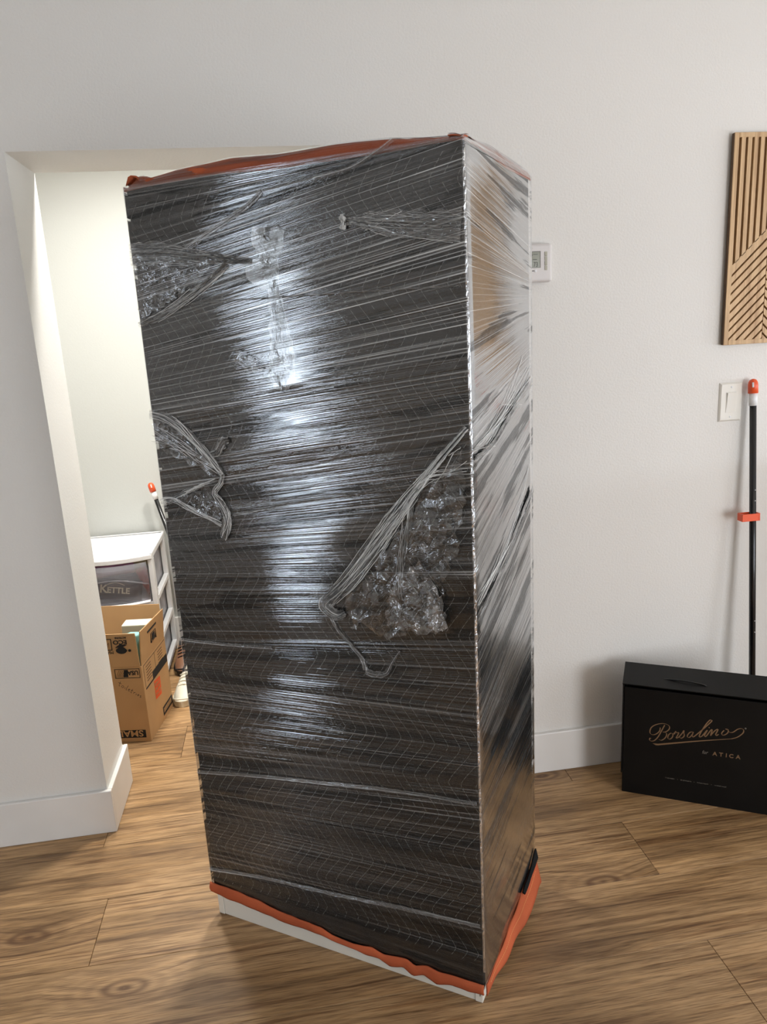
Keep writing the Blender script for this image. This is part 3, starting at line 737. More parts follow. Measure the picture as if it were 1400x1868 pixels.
# thin film standing up over the top
def topfilm(u, v):
    x = -.33+.33*u+.0; y = .02+.30*v
    return (x, y, 1.876+.028*math.sin(math.pi*min(1, u*1.1))*math.sin(math.pi*(.15+.8*v))+.006*noise.noise(Vector((x*40, y*40, 5))))
MB().grid(34, 20, topfilm).build('film_crown', film_mat('film_crown', .03, 1.5, .8, crumple=True), film, fix=False)
def cover_front(u, v):
    x = -CW-.002+(CW+.004)*u; hi = interp(TOPU, x)+.004; lo = 1.862
    return (x, -.0042+.034*v*v, lo+(hi-lo)*math.sin(v*math.pi/2))
cv = MB(); cv.grid(60, 8, cover_front); cv.uv = [(v[0]*1.0, v[2]+v[1]) for v in cv.v]
cv.build('film_turn', film_mat('film_top', .06, 1.0, .5, (.46,.50), 170, 4.4, wave=50), film, smooth=True, fix=False)
def cover_side(u, v):
    y = -.002+(CDP+.004)*u; hi = interp(STU, y)+.004; lo = 1.858
    return (FL*u+.0048-.032*v*v, y, lo+(hi-lo)*math.sin(v*math.pi/2))
cv = MB(); cv.grid(40, 8, cover_side); cv.uv = [(v[1]*1.0, v[2]-v[0]+.3*v[1]) for v in cv.v]
cv.build('film_turn', film_mat('film_top_side', .3, 3.0, .5, (.42,.46), 170, 6.4, wave=50), film, smooth=True, fix=False)
patch('film_tuft', [(.30,1.878),(.36,1.878),(.375,1.905),(.34,1.918),(.30,1.905)], FPL, face='S', seed=55, cell=.007, amp=.006, off=-.01)

# ------------------------------------------------------------------ on the back wall
# thermostat
th = thing('thermostat', 'white wall thermostat with grey screen right of wrapped cabinet', 'thermostat', (.776, 0, 1.665))
TW, THH = .0765, .111
b = MB().box((-.060, -.024, 0), (TW, -.004, THH)).build('housing', MTHERM, th, bevel=.0095, seg=4)
MB().box((-.05, -.004, .008), (TW-.010, 0, THH-.008)).build('back_plate', MWHITE, th)
MB().box((-.030, -.0248, .0425), (.0380, -.0235, .0875)).build('screen', MLCD, th, bevel=.0004, seg=1)
MB().box((-.031, -.0252, .0860), (.0390, -.0236, .0885)).box((.0370, -.0252, .0425), (.0390, -.0236, .0885)).box((-.031, -.0252, .0415), (.0390, -.0236, .0430)).build('screen_bezel', MGREYP, th)
text('73', .0195, MLCDI, th, (.0165, -.0250, .0445), (R(90), 0, 0), 'screen_digits', sx=.75)
MB().box((.015, -.0253, .0645), (.028, -.0249, .0662)).box((.010, -.0253, .0760), (.014, -.0249, .0795)).box((.016, -.0253, .0790), (.030, -.0249, .0803)).build('screen_marks', MLCDI, th)
for k in range(4):
    o = MB().box((.0515, -.0258, .034+k*.0134), (.0600, -.0235, .0465+k*.0134)).build('button', MBTN, th, bevel=.0018, seg=2)
MB().tube([(.024, -.0236, .033), (.024, -.0262, .033)], .0038, 12).build('slide_knob', MWHITE, th)
MB().box((.008, -.0244, .0320), (.019, -.0238, .0345)).build('mode_mark', MLCDI, th)
MB().box((-.03, -.0244, .0965), (.014, -.0238, .0980)).build('maker_mark', MBTN, th)

# light switch
sw = thing('light_switch', 'ivory rocker light switch plate below the slatted wood panel', 'switch', (1.4285, 0, 1.2005))
SW, SH = .0795, .1255
rings = lambda x0, x1, z0, z1, y: [(x0, y, z0), (x1, y, z0), (x1, y, z1), (x0, y, z1)]
MB().loft([rings(0, SW, 0, SH, 0), rings(0, SW, 0, SH, -.002), rings(.005, SW-.005, .005, SH-.005, -.0065)]).build('plate', MIVORY, sw)
MB().box((.022, -.0075, .029), (SW-.022, -.0064, SH-.029)).build('rocker_frame', MIVORY, sw, bevel=.0004, seg=1)
MB().add([(.0245,-.0075,.032),(SW-.0245,-.0075,.032),(SW-.0245,-.0115,SH-.032),(.0245,-.0115,SH-.032),(.0245,-.006,.032),(SW-.0245,-.006,.032),(SW-.0245,-.006,SH-.032),(.0245,-.006,SH-.032)],
         [(0,1,2,3),(7,6,5,4),(0,4,5,1),(1,5,6,2),(2,6,7,3),(3,7,4,0)]).build('rocker', MIVORY, sw)
for z in (.0145, SH-.0145):
    s_ = MB().tube([(SW/2, -.0062, z), (SW/2, -.0076, z)], .0030, 12).build('screw', MWHITE, sw)
    MB().bar((SW/2-.0022, -.0077, z), (SW/2+.0022, -.0077, z), .0007, .0003).build('slot', MGREYP, s_)

# slatted wooden wall panel
PX0, PX1, PZ0, PZ1 = 1.4226, 1.686, 1.4465, 2.067
XA = (PX0+PX1)/2; BR = .0155                              # chevron axis, border width
pn = thing('wood_wall_panel', 'carved oak wall panel of vertical slats above chevron slats', 'wall art', (PX0, 0, PZ0))
W_, H_ = PX1-PX0, PZ1-PZ0
MB().box((.003, -.007, .003), (W_-.003, -.001, H_-.003)).build('slot_shade_board', MOAKD, pn)  # dark board added as the shade in the slots
F0_, F1_ = -.020, -.007
for a, bb in (((0, F0_, 0), (BR, F1_, H_)), ((W_-BR, F0_, 0), (W_, F1_, H_)), ((BR, F0_, H_-.014), (W_-BR, F1_, H_)), ((BR, F0_, 0), (W_-BR, F1_, .014))):
    o = MB().box(a, bb).build('border', MOAK, pn, bevel=.0012, seg=1)
MB().box((-.0009, F0_+.0012, .001), (.0002, F1_, H_-.001)).build('edge_strip', MOAKE, pn)  # darker brown strip on the left side
xa = W_/2
roof = lambda x: .246+.94*(min(x, 2*xa-x)-BR)             # height of the slope under the vertical slats
PIT_ = .0208; SL = .0078                                  # slat pitch and slot width
x = BR+SL
k = 0
while x < W_-BR-.004:
    x1_ = min(x+PIT_-SL, W_-BR-.001)
    za, zb = roof(x)-.006, roof(x1_)-.006
    poly = [(x, za), (x1_, zb), (x1_, H_-.013), (x, H_-.013)]
    if x < xa < x1_: poly = [(x, za), (xa, roof(xa)-.006), (x1_, zb), (x1_, H_-.013), (x, H_-.013)]
    MB().prism(poly, F0_, F1_).build('slat', MOAK, pn)
    x += PIT_
def clip(poly, f):
    out = []
    for i in range(len(poly)):
        p, q = poly[i], poly[(i+1)%len(poly)]; a, b = f(p), f(q)
        if a >= 0: out.append(p)
        if (a >= 0) != (b >= 0): t = a/(a-b); out.append((p[0]+(q[0]-p[0])*t, p[1]+(q[1]-p[1])*t))
    return out
for side in (0, 1):
    sl = .94
    for k in range(-1, 12):
        top = .2062-k*.0277; bot = top-.0202
        if k == -1: top, bot = .2415, .2137
        e = xa-(.002 if side == 0 else 0)
        poly = [(BR-.001, bot), (e, bot+sl*(xa-BR)), (e, top+sl*(xa-BR)), (BR-.001, top)]
        poly = clip(poly, lambda p: p[1]-.0135)
        if len(poly) < 3: continue
        if side == 1:
            poly = [(2*xa-a_, z_-.011) for a_, z_ in poly][::-1]; poly = clip(poly, lambda p: p[1]-.0135)
            if len(poly) < 3: continue
        MB().prism(poly, F0_, F1_).build('slat', MOAK, pn)

# broom leaning on the wall, behind the black box
def broom(name, label, top, bottom, clipz=None):
    top = Vector(top); bottom = Vector(bottom); d = (bottom-top).normalized(); L = (bottom-top).length
    t = thing(name, label, 'broom', tuple(bottom), 0, 'black poled brooms with orange tips')
    T = lambda s: top+d*s-bottom
    MB().tube([T(.078), T(L-.10)], .0105, 18).build('pole', MBLACKP, t, smooth=True)
    MB().tube([T(.044), T(.086)], .0128, 18).build('collar', MWHITE, t, smooth=True)
    # orange tip with a hanging eye
    cp = MB(); n = 18; rows = [(.046, .0155), (.02, .0155), (.010, .0140), (.003, .0095), (0, .003)]
    cp.tube([T(s) for s, _ in rows], [r_ for _, r_ in rows], n).build('cap', MORANGE, t, smooth=True)
    view = (Vector((0, -2.2, 1.5))-top).normalized(); e = T(.019)+view*.0150
    MB().bar(e-d*-.008, e-d*.008, .0055, .004, view).build('hanging_eye', MWHITE, t, bevel=.001, seg=1)
    if clipz:
        s_ = (top.z-clipz)/-d.z
        c = T(s_); cl = MB()
        for a, b_ in (((-.044, -.016), (.016, -.0130)), ((-.044, .010), (.016, .0130)), ((-.047, -.016), (-.041, .013)), ((.012, -.016), (.016, .013))):
            cl.box((c.x+a[0], c.y+a[1], c.z-.0125), (c.x+b_[0], c.y+b_[1], c.z+.0125))
        cl.build('clip', MORANGE, t, bevel=.0006, seg=1)
        for q in (.0, .036, .30, .34):
            MB().tube([T(s_-.09+q*1.0+(.15 if q > .1 else 0))+Vector((.002, -.0098, 0)), T(s_-.09+q+(.15 if q > .1 else 0))+Vector((.002, -.0112, 0))], .0016, 8).build('rivet', MWHITE, t)
    hb = T(L-.10); hw_ = .11
    MB().box((hb.x-hw_, hb.y-.02, hb.z-.035), (hb.x+hw_, hb.y+.02, hb.z+.005)).build('brush_head', MBLACKP, t, bevel=.006)
    MB().box((hb.x-hw_+.005, hb.y-.016, max(0.0, hb.z-.10)), (hb.x+hw_-.005, hb.y+.016, hb.z-.035)).build('bristles', MBRISTLE, t)
    return t
broom('broom', 'broom with orange clip and tip leaning on wall behind the black box', (1.530, -.024, 1.335), (1.549, -.128, 0), .885)

# ------------------------------------------------------------------ black gift box
bb = thing('black_box', 'large black cardboard box with gold script lettering against the wall', 'box', (1.0405, -.1754, 0), R(-29.63))
BL, BD, BH = .50, .115, .385
body = MB().box((0, 0, 0), (BL, .006, BH)).box((0, .006, 0), (.004, BD, BH)).box((BL-.004, .006, 0), (BL, BD, BH)).box((.004, BD-.004, 0), (BL-.004, BD, BH)).box((.004, .006, 0), (BL-.004, BD-.004, .004))
body.build('body', MBLACKC, bb, bevel=.0012, seg=2)
lid = MB().add([(-.006,-.018,.402),(BL+.006,-.018,.402),(BL+.006,BD+.008,.414),(-.006,BD+.008,.414),(-.006,-.018,.4055),(BL+.006,-.018,.4055),(BL+.006,BD+.008,.4175),(-.006,BD+.008,.4175)],
               [(0,3,2,1),(4,5,6,7),(0,1,5,4),(1,2,6,5),(2,3,7,6),(3,0,4,7)]).build('lid', MBLACKC, bb, bevel=.0008, seg=1)
MB().box((-.006, BD+.004, .05), (BL+.006, BD+.008, .414)).build('lid_back', MBLACKC, bb)
# tuck flap hanging outside the left end
MB().prism([(-.0055+p, q) for p, q in [(0, .40), (.004, .40), (.004, .07), (0, .07)]], .0, .06).build('side_flap', MBLACKC, bb, bevel=.0008, seg=1)
hd = smooth_path([(.115, .040, .4075), (.17, .030, .4145), (.225, .026, .4125), (.245, .024, .408)], 14)
MB().tube(hd, .0028, 8).build('ribbon_handle', MBLACKP, bb, smooth=True)
STK = {
'B1': [(.113,.256),(.111,.243),(.1,.23),(.088,.227),(.082,.235),(.086,.252),(.099,.264),(.116,.271),(.131,.271),(.14,.265),(.14,.255),(.132,.245),(.121,.241)],
'B2': [(.126,.267),(.118,.247),(.108,.223),(.098,.208),(.088,.203),(.082,.206),(.083,.213),(.087,.213)],
'B3': [(.121,.241),(.13,.241),(.133,.233),(.128,.22),(.118,.211),(.11,.213)],
'o1': [(.146,.242),(.139,.234),(.137,.223),(.142,.219),(.149,.225),(.152,.236),(.148,.242),(.152,.238),(.158,.247)],
'r': [(.156,.239),(.16,.25),(.162,.245),(.169,.247),(.165,.235),(.162,.226),(.169,.23)],
's': [(.169,.23),(.179,.246),(.184,.257),(.184,.248),(.186,.24),(.182,.232),(.176,.228),(.172,.231)],
'a': [(.212,.256),(.203,.254),(.196,.244),(.195,.236),(.201,.235),(.208,.245),(.212,.256),(.209,.244),(.211,.238),(.217,.243)],
'l': [(.217,.243),(.232,.261),(.25,.284),(.263,.302),(.262,.306),(.257,.304),(.247,.288),(.236,.264),(.23,.247),(.231,.241),(.238,.246)],
'i': [(.238,.246),(.249,.265),(.252,.268),(.245,.251),(.247,.245),(.252,.251)],
'n1': [(.252,.251),(.262,.27),(.266,.272),(.262,.251)],
'n2': [(.262,.251),(.272,.268),(.281,.277),(.282,.273),(.277,.259),(.279,.254),(.285,.26)],
'o2': [(.3,.276),(.294,.266),(.296,.259),(.303,.261),(.311,.27),(.311,.281),(.304,.281),(.311,.278),(.316,.272),(.326,.274),(.337,.285),(.347,.29),(.354,.287),(.355,.279),(.35,.27),(.338,.258),(.322,.25)],
'u': [(.322,.25),(.269,.237),(.214,.223),(.163,.209),(.105,.193)]}
def ink_stroke(mb, pts, w0, w1, y=-.0006, heavy=False):
    n = len(pts)*6; P = smooth_path([(a, b, 0) for a, b in pts], n); b = len(mb.v)
    for i, p in enumerate(P):
        d = (P[min(i+1,n-1)]-P[max(i-1,0)]); d = d.normalized() if d.length > 1e-9 else Vector((1,0,0))
        w = w0+(w1-w0)*i/(n-1)
        if heavy: w = w0+(w1-w0)*abs(d.y*.9+d.x*.45)**2      # down-strokes are thicker
        q = Vector((-d.y, d.x, 0))*w/2
        mb.v += [(p.x+q.x, y, p.y+q.y), (p.x-q.x, y, p.y-q.y)]
    for i in range(n-1): mb.f.append((b+2*i, b+2*i+1, b+2*i+3, b+2*i+2))
sc = MB()
for k, v in STK.items():
    if k == 'u': ink_stroke(sc, v, .0016, .0060)
    else: ink_stroke(sc, v, .0012, .0034, heavy=True)
sc.prism([(.257+.0016*math.cos(a*.785), .2785+.0016*math.sin(a*.785)) for a in range(8)], -.0008, -.0004)
sc.prism([(.112,.197),(.092,.1955),(.103,.190)], -.0008, -.0004)
sc.build('script_lettering', MGOLD, bb, fix=False)
MB().tube([(.36, -.0003, .292), (.36, -.0008, .292)], .0026, 12).build('registered_mark', MGREYP, bb)
text('for', .0175, MGREYP, bb, (.240, -.0004, .184), (R(90), 0, 0), shear=.25, sx=.78)
text('A', .0185, MGOLD, bb, (.2715, -.0004, .1835), (R(90), 0, 0), bold=.0004)
text('T', .0185, MGOLD, bb, (.290, -.0004, .1835), (R(90), 0, 0), bold=.0004)
text('I', .0185, MGOLD, bb, (.3085, -.0004, .1835), (R(90), 0, 0), bold=.0004)
text('C', .0185, MGOLD, bb, (.3185, -.0004, .1835), (R(90), 0, 0), bold=.0004)
text('A', .0185, MGOLD, bb, (.3385, -.0004, .1835), (R(90), 0, 0), bold=.0004)
ll = MB(); rr = random.Random(5)
for a, b_ in ((.134, .161), (.181, .212), (.231, .263), (.282, .316)):      # tiny unreadable line of words
    x = a
    while x < b_:
        h = rr.uniform(.0022, .0040); w_ = rr.uniform(.0014, .0024)
        ll.box((x, -.0007, .0755), (x+.0007, -.0003, .0755+h)); ll.box((x, -.0007, .0755+h*rr.choice((0, .45, .8))), (x+w_, -.0003, .0763+h*.5)); x += w_+.0009
for x in (.171, .221, .272): ll.box((x, -.0007, .0765), (x+.0014, -.0003, .0779))
ll.build('fine_print', MGREYP, bb)

# ------------------------------------------------------------------ the room beyond
# plastic drawer tower
UX0, UX1, UY0, UY1, UH = -.985, -.6165, 1.094, 1.500, .629
du = thing('drawer_tower', 'white plastic drawer tower with clear drawers against far wall', 'drawers', (UX0, UY0, 0))
UW, UD = UX1-UX0, UY1-UY0
bow = lambda x: -.045*(1-((x-UW/2)/(UW/2))**2)
def bowed(x0, x1, z0, z1, yb, d0=0, n=12):
    top = [(x0+(x1-x0)*k/n, bow(x0+(x1-x0)*k/n)+d0) for k in range(n+1)]
    ring = lambda z: [(a, b_, z) for a, b_ in top]+[(x1, yb, z), (x0, yb, z)]
    return MB().loft([ring(z0), ring(z1)])
bowed(0, UW, UH-.028, UH-.006, UD).build('top', MWHITE, du, bevel=.003, seg=2)
rim = MB().box((0, UD-.012, UH-.006), (UW, UD, UH)).box((0, 0, UH-.006), (.010, UD-.012, UH)).box((UW-.010, 0, UH-.006), (UW, UD-.012, UH))
rim.build('top_rim', MWHITE, du, bevel=.002, seg=1)
for x0 in (0, UW-.022):
    for y0, y1 in ((.0, .045), (UD-.04, UD)):
        MB().box((x0, y0, 0), (x0+.022, y1, UH-.028)).build('post', MWHITE, du, bevel=.002, seg=1)
    for z0 in (.030, .205, .392):
        MB().box((x0+.001, .04, z0), (x0+.024, UD-.035, z0+.024)).build('side_rail', MWHITE, du, bevel=.002, seg=1)
for z0 in (.205, .392, .030):
    bowed(.02, UW-.02, z0-.008, z0+.006, UD, .012).build('divider', MWHITE, du)
for z0, z1 in ((.405, .594), (.218, .382), (.042, .196)):
    x0, x1 = .026, UW-.026
    dr = bowed(x0, x1, z0, z1, .0, -.002).build('drawer', None, du)
    # replace with a thin clear front, sides, floor
    me = dr.data; col.objects.unlink(dr); bpy.data.objects.remove(dr)
    def sheet(u, v): x = x0+(x1-x0)*u; return (x, bow(x)-.004, z0+(z1-z0)*v)
    dr = MB().grid(14, 3, sheet).build('drawer', MCLEAR, du, smooth=True)
    m = dr.modifiers.new('thick', 'SOLIDIFY'); m.thickness = .002
    sd = MB()
    sd.box((x0, .0, z0), (x0+.002, UD-.02, z1-.02)); sd.box((x1-.002, .0, z0), (x1, UD-.02, z1-.02)); sd.box((x0, UD-.022, z0), (x1, UD-.02, z1-.02)); sd.box((x0, 0, z0), (x1, UD-.02, z0+.002))
    sd.build('drawer_tray', MMILK, dr)
    lipm = MB().grid(14, 5, lambda u, v: (x0+(x1-x0)*u, bow(x0+(x1-x0)*u)-.006-.012*math.sin(math.pi*v), z0-.004+.014*v))
    lipm.build('pull_lip', MWHITE, dr, smooth=True)
    arcm = [(x0+(x1-x0)*k/14, bow(x0+(x1-x0)*k/14)-.007, z0+.085+.040*math.sin(math.pi*k/14)) for k in range(15)]
    if z0 > .4: MB().tube(arcm, .003, 8).build('pull_rib', MCLEAR, dr, smooth=True)
# bags of snacks seen inside the top drawer
def bag(name, label, mat, loc, w, h, d, rot, seed=0):
    def side(sgn):
        def fn(u, v):
            e = (1-abs(2*u-1)**3)*(1-abs(2*v-1)**2.2)
            return ((u-.5)*w, sgn*d*e*(1+.25*noise.noise(Vector((u*5, v*5, seed)))), (v-.5)*h+.004*noise.noise(Vector((u*7, seed, v))))
        return fn
    mb = MB(); mb.grid(16, 16, side(1)); mb.grid(16, 16, side(-1))
    bm = bmesh.new(); me = bpy.data.meshes.new(name); me.from_pydata(mb.v, [], mb.f); bm.from_mesh(me)
    bmesh.ops.remove_doubles(bm, verts=bm.verts, dist=.0006); bmesh.ops.recalc_face_normals(bm, faces=bm.faces); bm.to_mesh(me); bm.free()
    for p in me.polygons: p.use_smooth = True
    o = bpy.data.objects.new(name, me); col.objects.link(o); me.materials.append(mat)
    o.location = loc; o.rotation_euler = rot
    return tag(o, label, 'snack bag', 'snack bags in the top drawer')
kb = bag('snack_bag', 'black snack bag with cream lettering in the top clear drawer', MCHIP, (-.800, 1.105, .470), .24, .095, .022, (R(-8), R(10), 0), 1)
text('K', .052, MCREAM, kb, (-.062, -.0245, -.012), (R(90), 0, 0), 'bag_lettering', bold=.0012)
text('ETTLE', .037, MCREAM, kb, (-.030, -.0245, -.011), (R(90), 0, 0), 'bag_lettering', bold=.0010)
ab = MB(); arcp = [(-.030+.075*k/10, -.0245, .026+.010*math.sin(math.pi*k/10)) for k in range(11)]
ab.tube(arcp, .0018, 6).build('bag_swoosh', MCREAM, kb)
bag('snack_bag', 'red snack bag at the right end of the top clear drawer', MRED, (-.668, 1.168, .482), .060, .13, .022, (0, R(-25), R(-20)), 2)
bag('snack_bag', 'mauve snack bag lying over the black one in the drawer', MPINK, (-.815, 1.195, .545), .19, .07, .022, (R(-25), R(-4), 0), 3)
bag('snack_bag', 'beige snack bag at the back of the top clear drawer', MBEIGE, (-.705, 1.225, .545), .10, .07, .02, (R(-20), R(12), 0), 4)

# open carton
ct = thing('moving_carton', 'open kraft cardboard moving carton with flaps up, printed upside down', 'box', (-.6105, .5436, 0), R(-10))
KW, KD, KH, KF, kt = .41, .29, .325, .142, .004
for nm, a, b_ in (('front_panel', (-KW, 0, 0), (0, kt, KH)), ('back_panel', (-KW, KD-kt, 0), (0, KD, KH)), ('side_panel', (-kt, kt, 0), (0, KD-kt, KH)), ('side_panel', (-KW, kt, 0), (-KW+kt, KD-kt, KH)), ('bottom_panel', (-KW+kt, kt, 0), (-kt, KD-kt, kt))):
    MB().box(a, b_).build(nm, MCARD, ct, bevel=.0008, seg=1)
def flapm(pts): 
    return MB().add(pts, [(0,1,2,3),(7,6,5,4),(0,4,5,1),(1,5,6,2),(2,6,7,3),(3,7,4,0)]).build('flap', MCARD, ct)
h = KH+.001
flapm([(-KW+.004,0,h),(-.004,0,h),(-.006,-.004,h+KF-.002),(-KW+.006,-.004,h+KF-.002),(-KW+.004,kt,h),(-.004,kt,h),(-.006,0,h+KF-.002),(-KW+.006,0,h+KF-.002)])
flapm([(-KW+.004,KD-kt,h),(-.004,KD-kt,h),(-.012,KD+.018,h+KF),(-KW+.012,KD+.018,h+KF),(-KW+.004,KD,h),(-.004,KD,h),(-.012,KD+.022,h+KF),(-KW+.012,KD+.022,h+KF)])
flapm([(-kt,.006,h),(-kt,KD-.006,h),(.008,KD-.008,h+KF-.012),(.008,.008,h+KF),(0,.006,h),(0,KD-.006,h),(.012,KD-.008,h+KF-.012),(.012,.008,h+KF)])
flapm([(-KW,.006,h),(-KW,KD-.006,h),(-KW-.012,KD-.008,h+KF),(-KW-.012,.008,h+KF),(-KW+kt,.006,h),(-KW+kt,KD-.006,h),(-KW-.008,KD-.008,h+KF),(-KW-.008,.008,h+KF)])
UP = (R(90), R(180), 0)                                   # upside-down print on the front
def fp(x0, x1, z0, z1, mat=MINK, nm='print_block', y=-.0006): return MB().box((x0, y, z0), (x1, y+.0004, z1)).build(nm, mat, ct)
fp(-.26, -.018, .018, .052)
text('SMALL', .038, MCARD, ct, (-.028, -.0010, .0495), UP, 'print_lettering', bold=.0006, sx=1.12)
def fy(z): return -.0006-.004*max(0, (z-h)/KF)
text('ECO', .024, MINK, ct, (-.040, fy(.43)-.0008, .4405), UP, 'print_lettering', bold=.0006, sx=1.15)
text('ACTIONS', .0105, MINK, ct, (-.041, fy(.45)-.0008, .4545), UP, 'print_lettering', bold=.0003)
lf = MB().prism([(-.066+.022*math.cos(a*.42)*(1 if math.sin(a*.42) < .3 else .8), .399+.015*math.sin(a*.42)) for a in range(15)], -.0052, -.0040)
lf.prism([(-.034+.0055*math.cos(a*.7), .397+.0055*math.sin(a*.7)) for a in range(9)], -.0052, -.0040)
lf.prism([(-.090,.410),(-.070,.424),(-.042,.420),(-.060,.412)], -.0052, -.0040)
lf.build('leaf_emblem', MINK, ct)
text('MADE', .019, MINK, ct, (-.098, fy(.4)-.0008, .397), UP, 'print_lettering')
fr_ = MB()
for a, b_ in (((-.155,.400),(-.152,.448)), ((-.104,.400),(-.101,.448)), ((-.155,.400),(-.101,.403)), ((-.155,.445),(-.101,.448))): fr_.box((a[0], -.0052, a[1]), (b_[0], -.0044, b_[1]))
fr_.bar((-.125,-.0048,.415),(-.112,-.0048,.432),.0015,.0006).bar((-.112,-.0048,.432),(-.118,-.0048,.412),.0015,.0006).build('recycling_emblem', MINK, ct)
us = MB()
for a, b_ in (((-.108,.278),(-.008,.2805)), ((-.108,.316),(-.008,.3185)), ((-.108,.278),(-.1055,.3185)), ((-.0105,.278),(-.008,.3185))): us.box((a[0], -.0006, a[1]), (b_[0], -.0001, b_[1]))
for k in range(5): us.bar((-.104+k*.006,-.0004,.283),(-.088+k*.008,-.0004,.314),.0022,.0006)
us.prism([(-.075,.283),(-.056,.283),(-.054,.314),(-.070,.314)], -.0006, -.0001)
us.build('print_frame', MINK, ct)
text('USA', .026, MINK, ct, (-.014, -.0008, .309), UP, 'print_lettering', bold=.0006, sx=.9)
# handwriting
hw = MB()
def hand(pts, w=.0016): ink_stroke(hw, pts, w, w, y=-.0006)
ang = -.62
def wr_(x, z): return (-.098+x*math.cos(ang)-z*math.sin(ang)*.9, .252+x*math.sin(ang)+z*math.cos(ang))
for stroke in ([(0,.016),(.002,-.002),(.006,-.003)], [(-.006,.008),(.008,.009)], [(.018,.006),(.013,.004),(.013,-.002),(.018,-.003),(.021,.002),(.018,.006)], [(.027,.004),(.027,-.003)], [(.034,.018),(.033,-.003),(.037,-.003)], [(.041,.002),(.047,.004),(.044,.007),(.041,.002),(.045,-.003),(.050,-.001)],
               [(.056,.014),(.055,-.003),(.060,-.003)], [(.051,.007),(.061,.007)], [(.066,.005),(.066,-.003)], [(.066,.003),(.072,.006)], [(.077,.005),(.077,-.003)], [(.083,.002),(.088,.003),(.085,.006),(.083,.001),(.088,-.002)], [(.098,.006),(.093,.004),(.099,.000),(.094,-.003)]):
    hand([wr_(*p) for p in stroke])
hw.build('handwriting', MINK, ct, fix=False)
# print on the right side (x = 0 face); rot puts text upside down reading along the side
SD = (R(90), R(180), R(90))
def sp(y0, y1, z0, z1, mat=MINK, nm='print_block', x=.0002):
    x0 = x+(max(0, (z0-h)/KF)*.012)
    return MB().box((x0, y0, z0), (x0+.0006, y1, z1)).build(nm, mat, ct)
sp(.165, .285, .020, .058)
sl_ = MB()
for k in range(9): sl_.box((.0009, .175+k*.011, .030), (.0014, .181+k*.011, .050))
sl_.build('print_letters', MCARD, ct)
sp(.02, .285, .216, .222); sp(.105, .285, .222, .252)
lg = MB()
lg.add([(.0006,.105,.128),(.0006,.175,.120),(.0006,.178,.200),(.0006,.108,.208)], [(0,1,2,3)])
lg.build('orange_logo', MOINK, ct, fix=False)
lgl = MB(); rr = random.Random(9)
for r_ in range(3):
    for k in range(5):
        y = .114+k*.012; z = .138+r_*.022
        lgl.box((.0010, y, z), (.0013, y+.0025, z+.013)); lgl.box((.0010, y, z+rr.choice((0, .006, .011))), (.0013, y+.008, z+.002+rr.choice((0, .006, .011))))
lgl.build('logo_lettering', MCARD, ct)
sf = lambda z: .0006+max(0, (z-h)/KF)*.012
qb = MB()
for y0, y1, z0, z1 in ((.12,.122,.372,.412), (.178,.18,.372,.412), (.12,.18,.372,.374), (.12,.18,.41,.412), (.135,.168,.379,.405)): qb.box((sf(z0)-.0005, y0, z0), (sf(z1)+.0006, y1, z1))
qb.box((sf(.43)-.0005, .085, .428), (sf(.43)+.0008, .19, .436)).build('flap_print', MINK, ct)
fb = MB()
for y0, y1, z0, z1 in ((.02,.0218,.225,.318), (.148,.1498,.225,.318), (.02,.28,.316,.318)): fb.box((.0001, y0, z0), (.0006, y1, z1))
for c0 in (.045, .185):
    for k in range(6): fb.box((.0001, c0, .240+k*.012), (.0006, c0+.055, .2425+k*.012))
fb.build('print_table', MINK, ct)
# things packed in the carton
def packed(name, label, cat, mb, mat, bevel=.003):
    o = mb.build(name, mat, None, bevel=bevel, seg=2); o.matrix_world = Matrix.Translation(ct.location) @ Matrix.Rotation(R(-10), 4, 'Z'); return tag(o, label, cat)
packed('paper_stack', 'stack of white paper standing in the open carton', 'paper', MB().add([(-.150,.20,.006),(-.030,.20,.006),(-.030,.255,.006),(-.150,.255,.006),(-.135,.185,.425),(-.015,.19,.425),(-.015,.245,.43),(-.135,.24,.43)], [(0,3,2,1),(4,5,6,7),(0,1,5,4),(1,2,6,5),(2,3,7,6),(3,0,4,7)]), MPAPER)
packed('wrapped_packet', 'pale teal wrapped packet in front corner of the carton', 'packet', MB().add([(-.10,.012,.006),(-.008,.012,.006),(-.008,.10,.006),(-.10,.10,.006),(-.06,.010,.458),(-.004,.012,.452),(-.006,.08,.44),(-.06,.08,.44)], [(0,3,2,1),(4,5,6,7),(0,1,5,4),(1,2,6,5),(2,3,7,6),(3,0,4,7)]), MTEAL, .006)

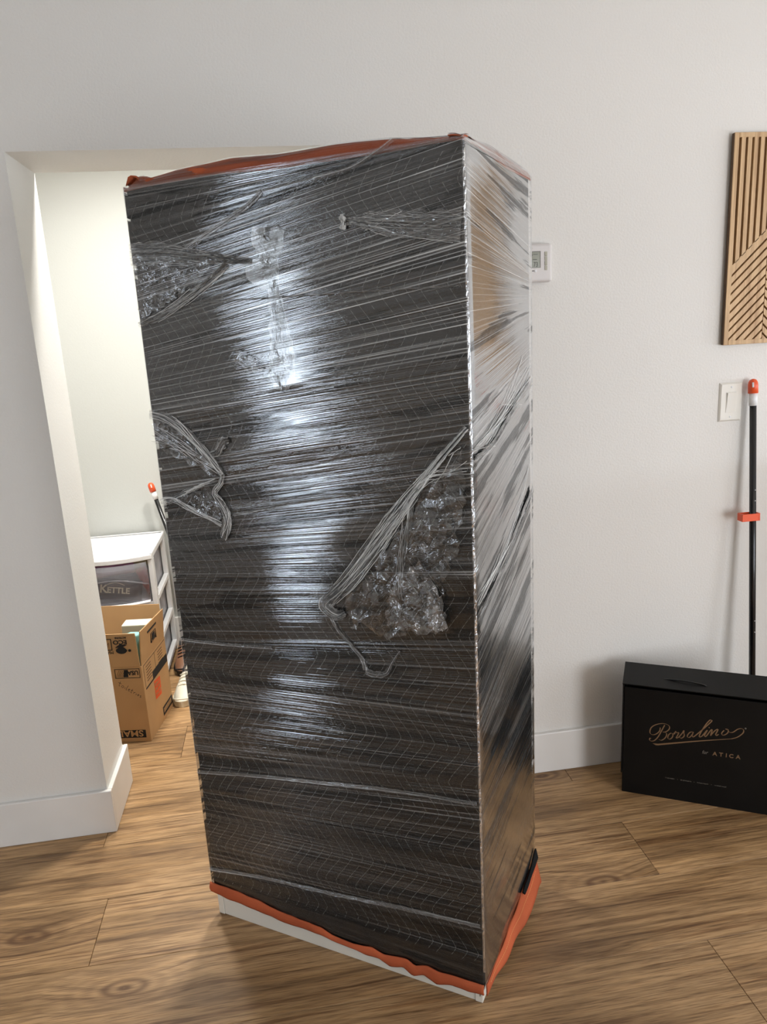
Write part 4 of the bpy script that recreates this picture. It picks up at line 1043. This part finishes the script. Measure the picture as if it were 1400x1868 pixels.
# shoes on the floor by the carton
def shoe(name, label, loc, rz, upper, sole, lace, L=.275, grp='shoes by the carton'):
    t = thing(name, label, 'shoe', loc, rz, grp)
    # profile along the length, y=0 toe .. y=L heel : half-width, upper height
    prof = [(0,.012,.020),(.012,.030,.036),(.035,.041,.048),(.07,.047,.060),(.11,.046,.078),(.15,.041,.092),(.19,.037,.098),(.235,.037,.100),(.262,.030,.098),(.272,.016,.092)]
    n = 18; rings_ = []
    for y, w_, hh in prof:
        ring = []
        for k in range(n):
            a = 2*math.pi*k/n
            x = w_*math.copysign(abs(math.cos(a))**.75, math.cos(a)); z = .022+(hh-.022)*max(0, math.sin(a))**.8 if math.sin(a) > 0 else .022
            ring.append((x*(1-.25*max(0, math.sin(a))), y, z))
        rings_.append(ring)
    MB().loft(rings_).build('upper', upper, t, smooth=True)
    sr = []
    for z, g in ((0, .94), (.004, 1.02), (.022, 1.06), (.027, 1.0)):
        pts = [(w_*g+.001, y) for y, w_, _ in prof]; pts = [(0, -.006*g)]+pts+[(0, L+.002)]
        sr.append([(x, y, z) for x, y in pts]+[(-x, y, z) for x, y in pts[-2:0:-1]])
    MB().loft(sr).build('sole', sole, t, bevel=0)
    MB().add([(x_*.55, y, z+.001) for y, x_, z in [(.165,.037,.093),(.2,.037,.097),(.25,.034,.098)]]+[(-x_*.55, y, z+.001) for y, x_, z in [(.25,.034,.098),(.2,.037,.097),(.165,.037,.093)]], [(0,1,2,3,4,5)]).build('opening', MINK, t, fix=False)
    for k in range(4):
        y = .085+k*.02; hh = interp([(a, c) for a, _, c in prof], y)
        MB().tube(smooth_path([(-.026, y+.004, hh-.006), (0, y, hh+.0035), (.026, y+.004, hh-.006)], 8), .003, 8).build('lace', lace, t, smooth=True)
    MB().tube(smooth_path([(-.040,.03,.030),(-.024,.004,.038),(0,-.002,.040),(.024,.004,.038),(.040,.03,.030)], 14), .0035, 8).build('toe_band', sole, t, smooth=True)
    return t
shoe('sneaker', 'white leather sneaker on the wood floor beside the carton', (-.520, .802, 0), R(-4), MSHOE, MSOLE, MSHOE)
shoe('leather_shoe', 'brown leather shoe behind the white sneaker', (-.545, 1.115, 0), R(4), MBROWN, MBLACKP, MBLACKP)
broom('broom', 'broom in the far room leaning on white wall behind the drawer tower', (-.648, 1.468, .885), (-.44, 1.42, 0))
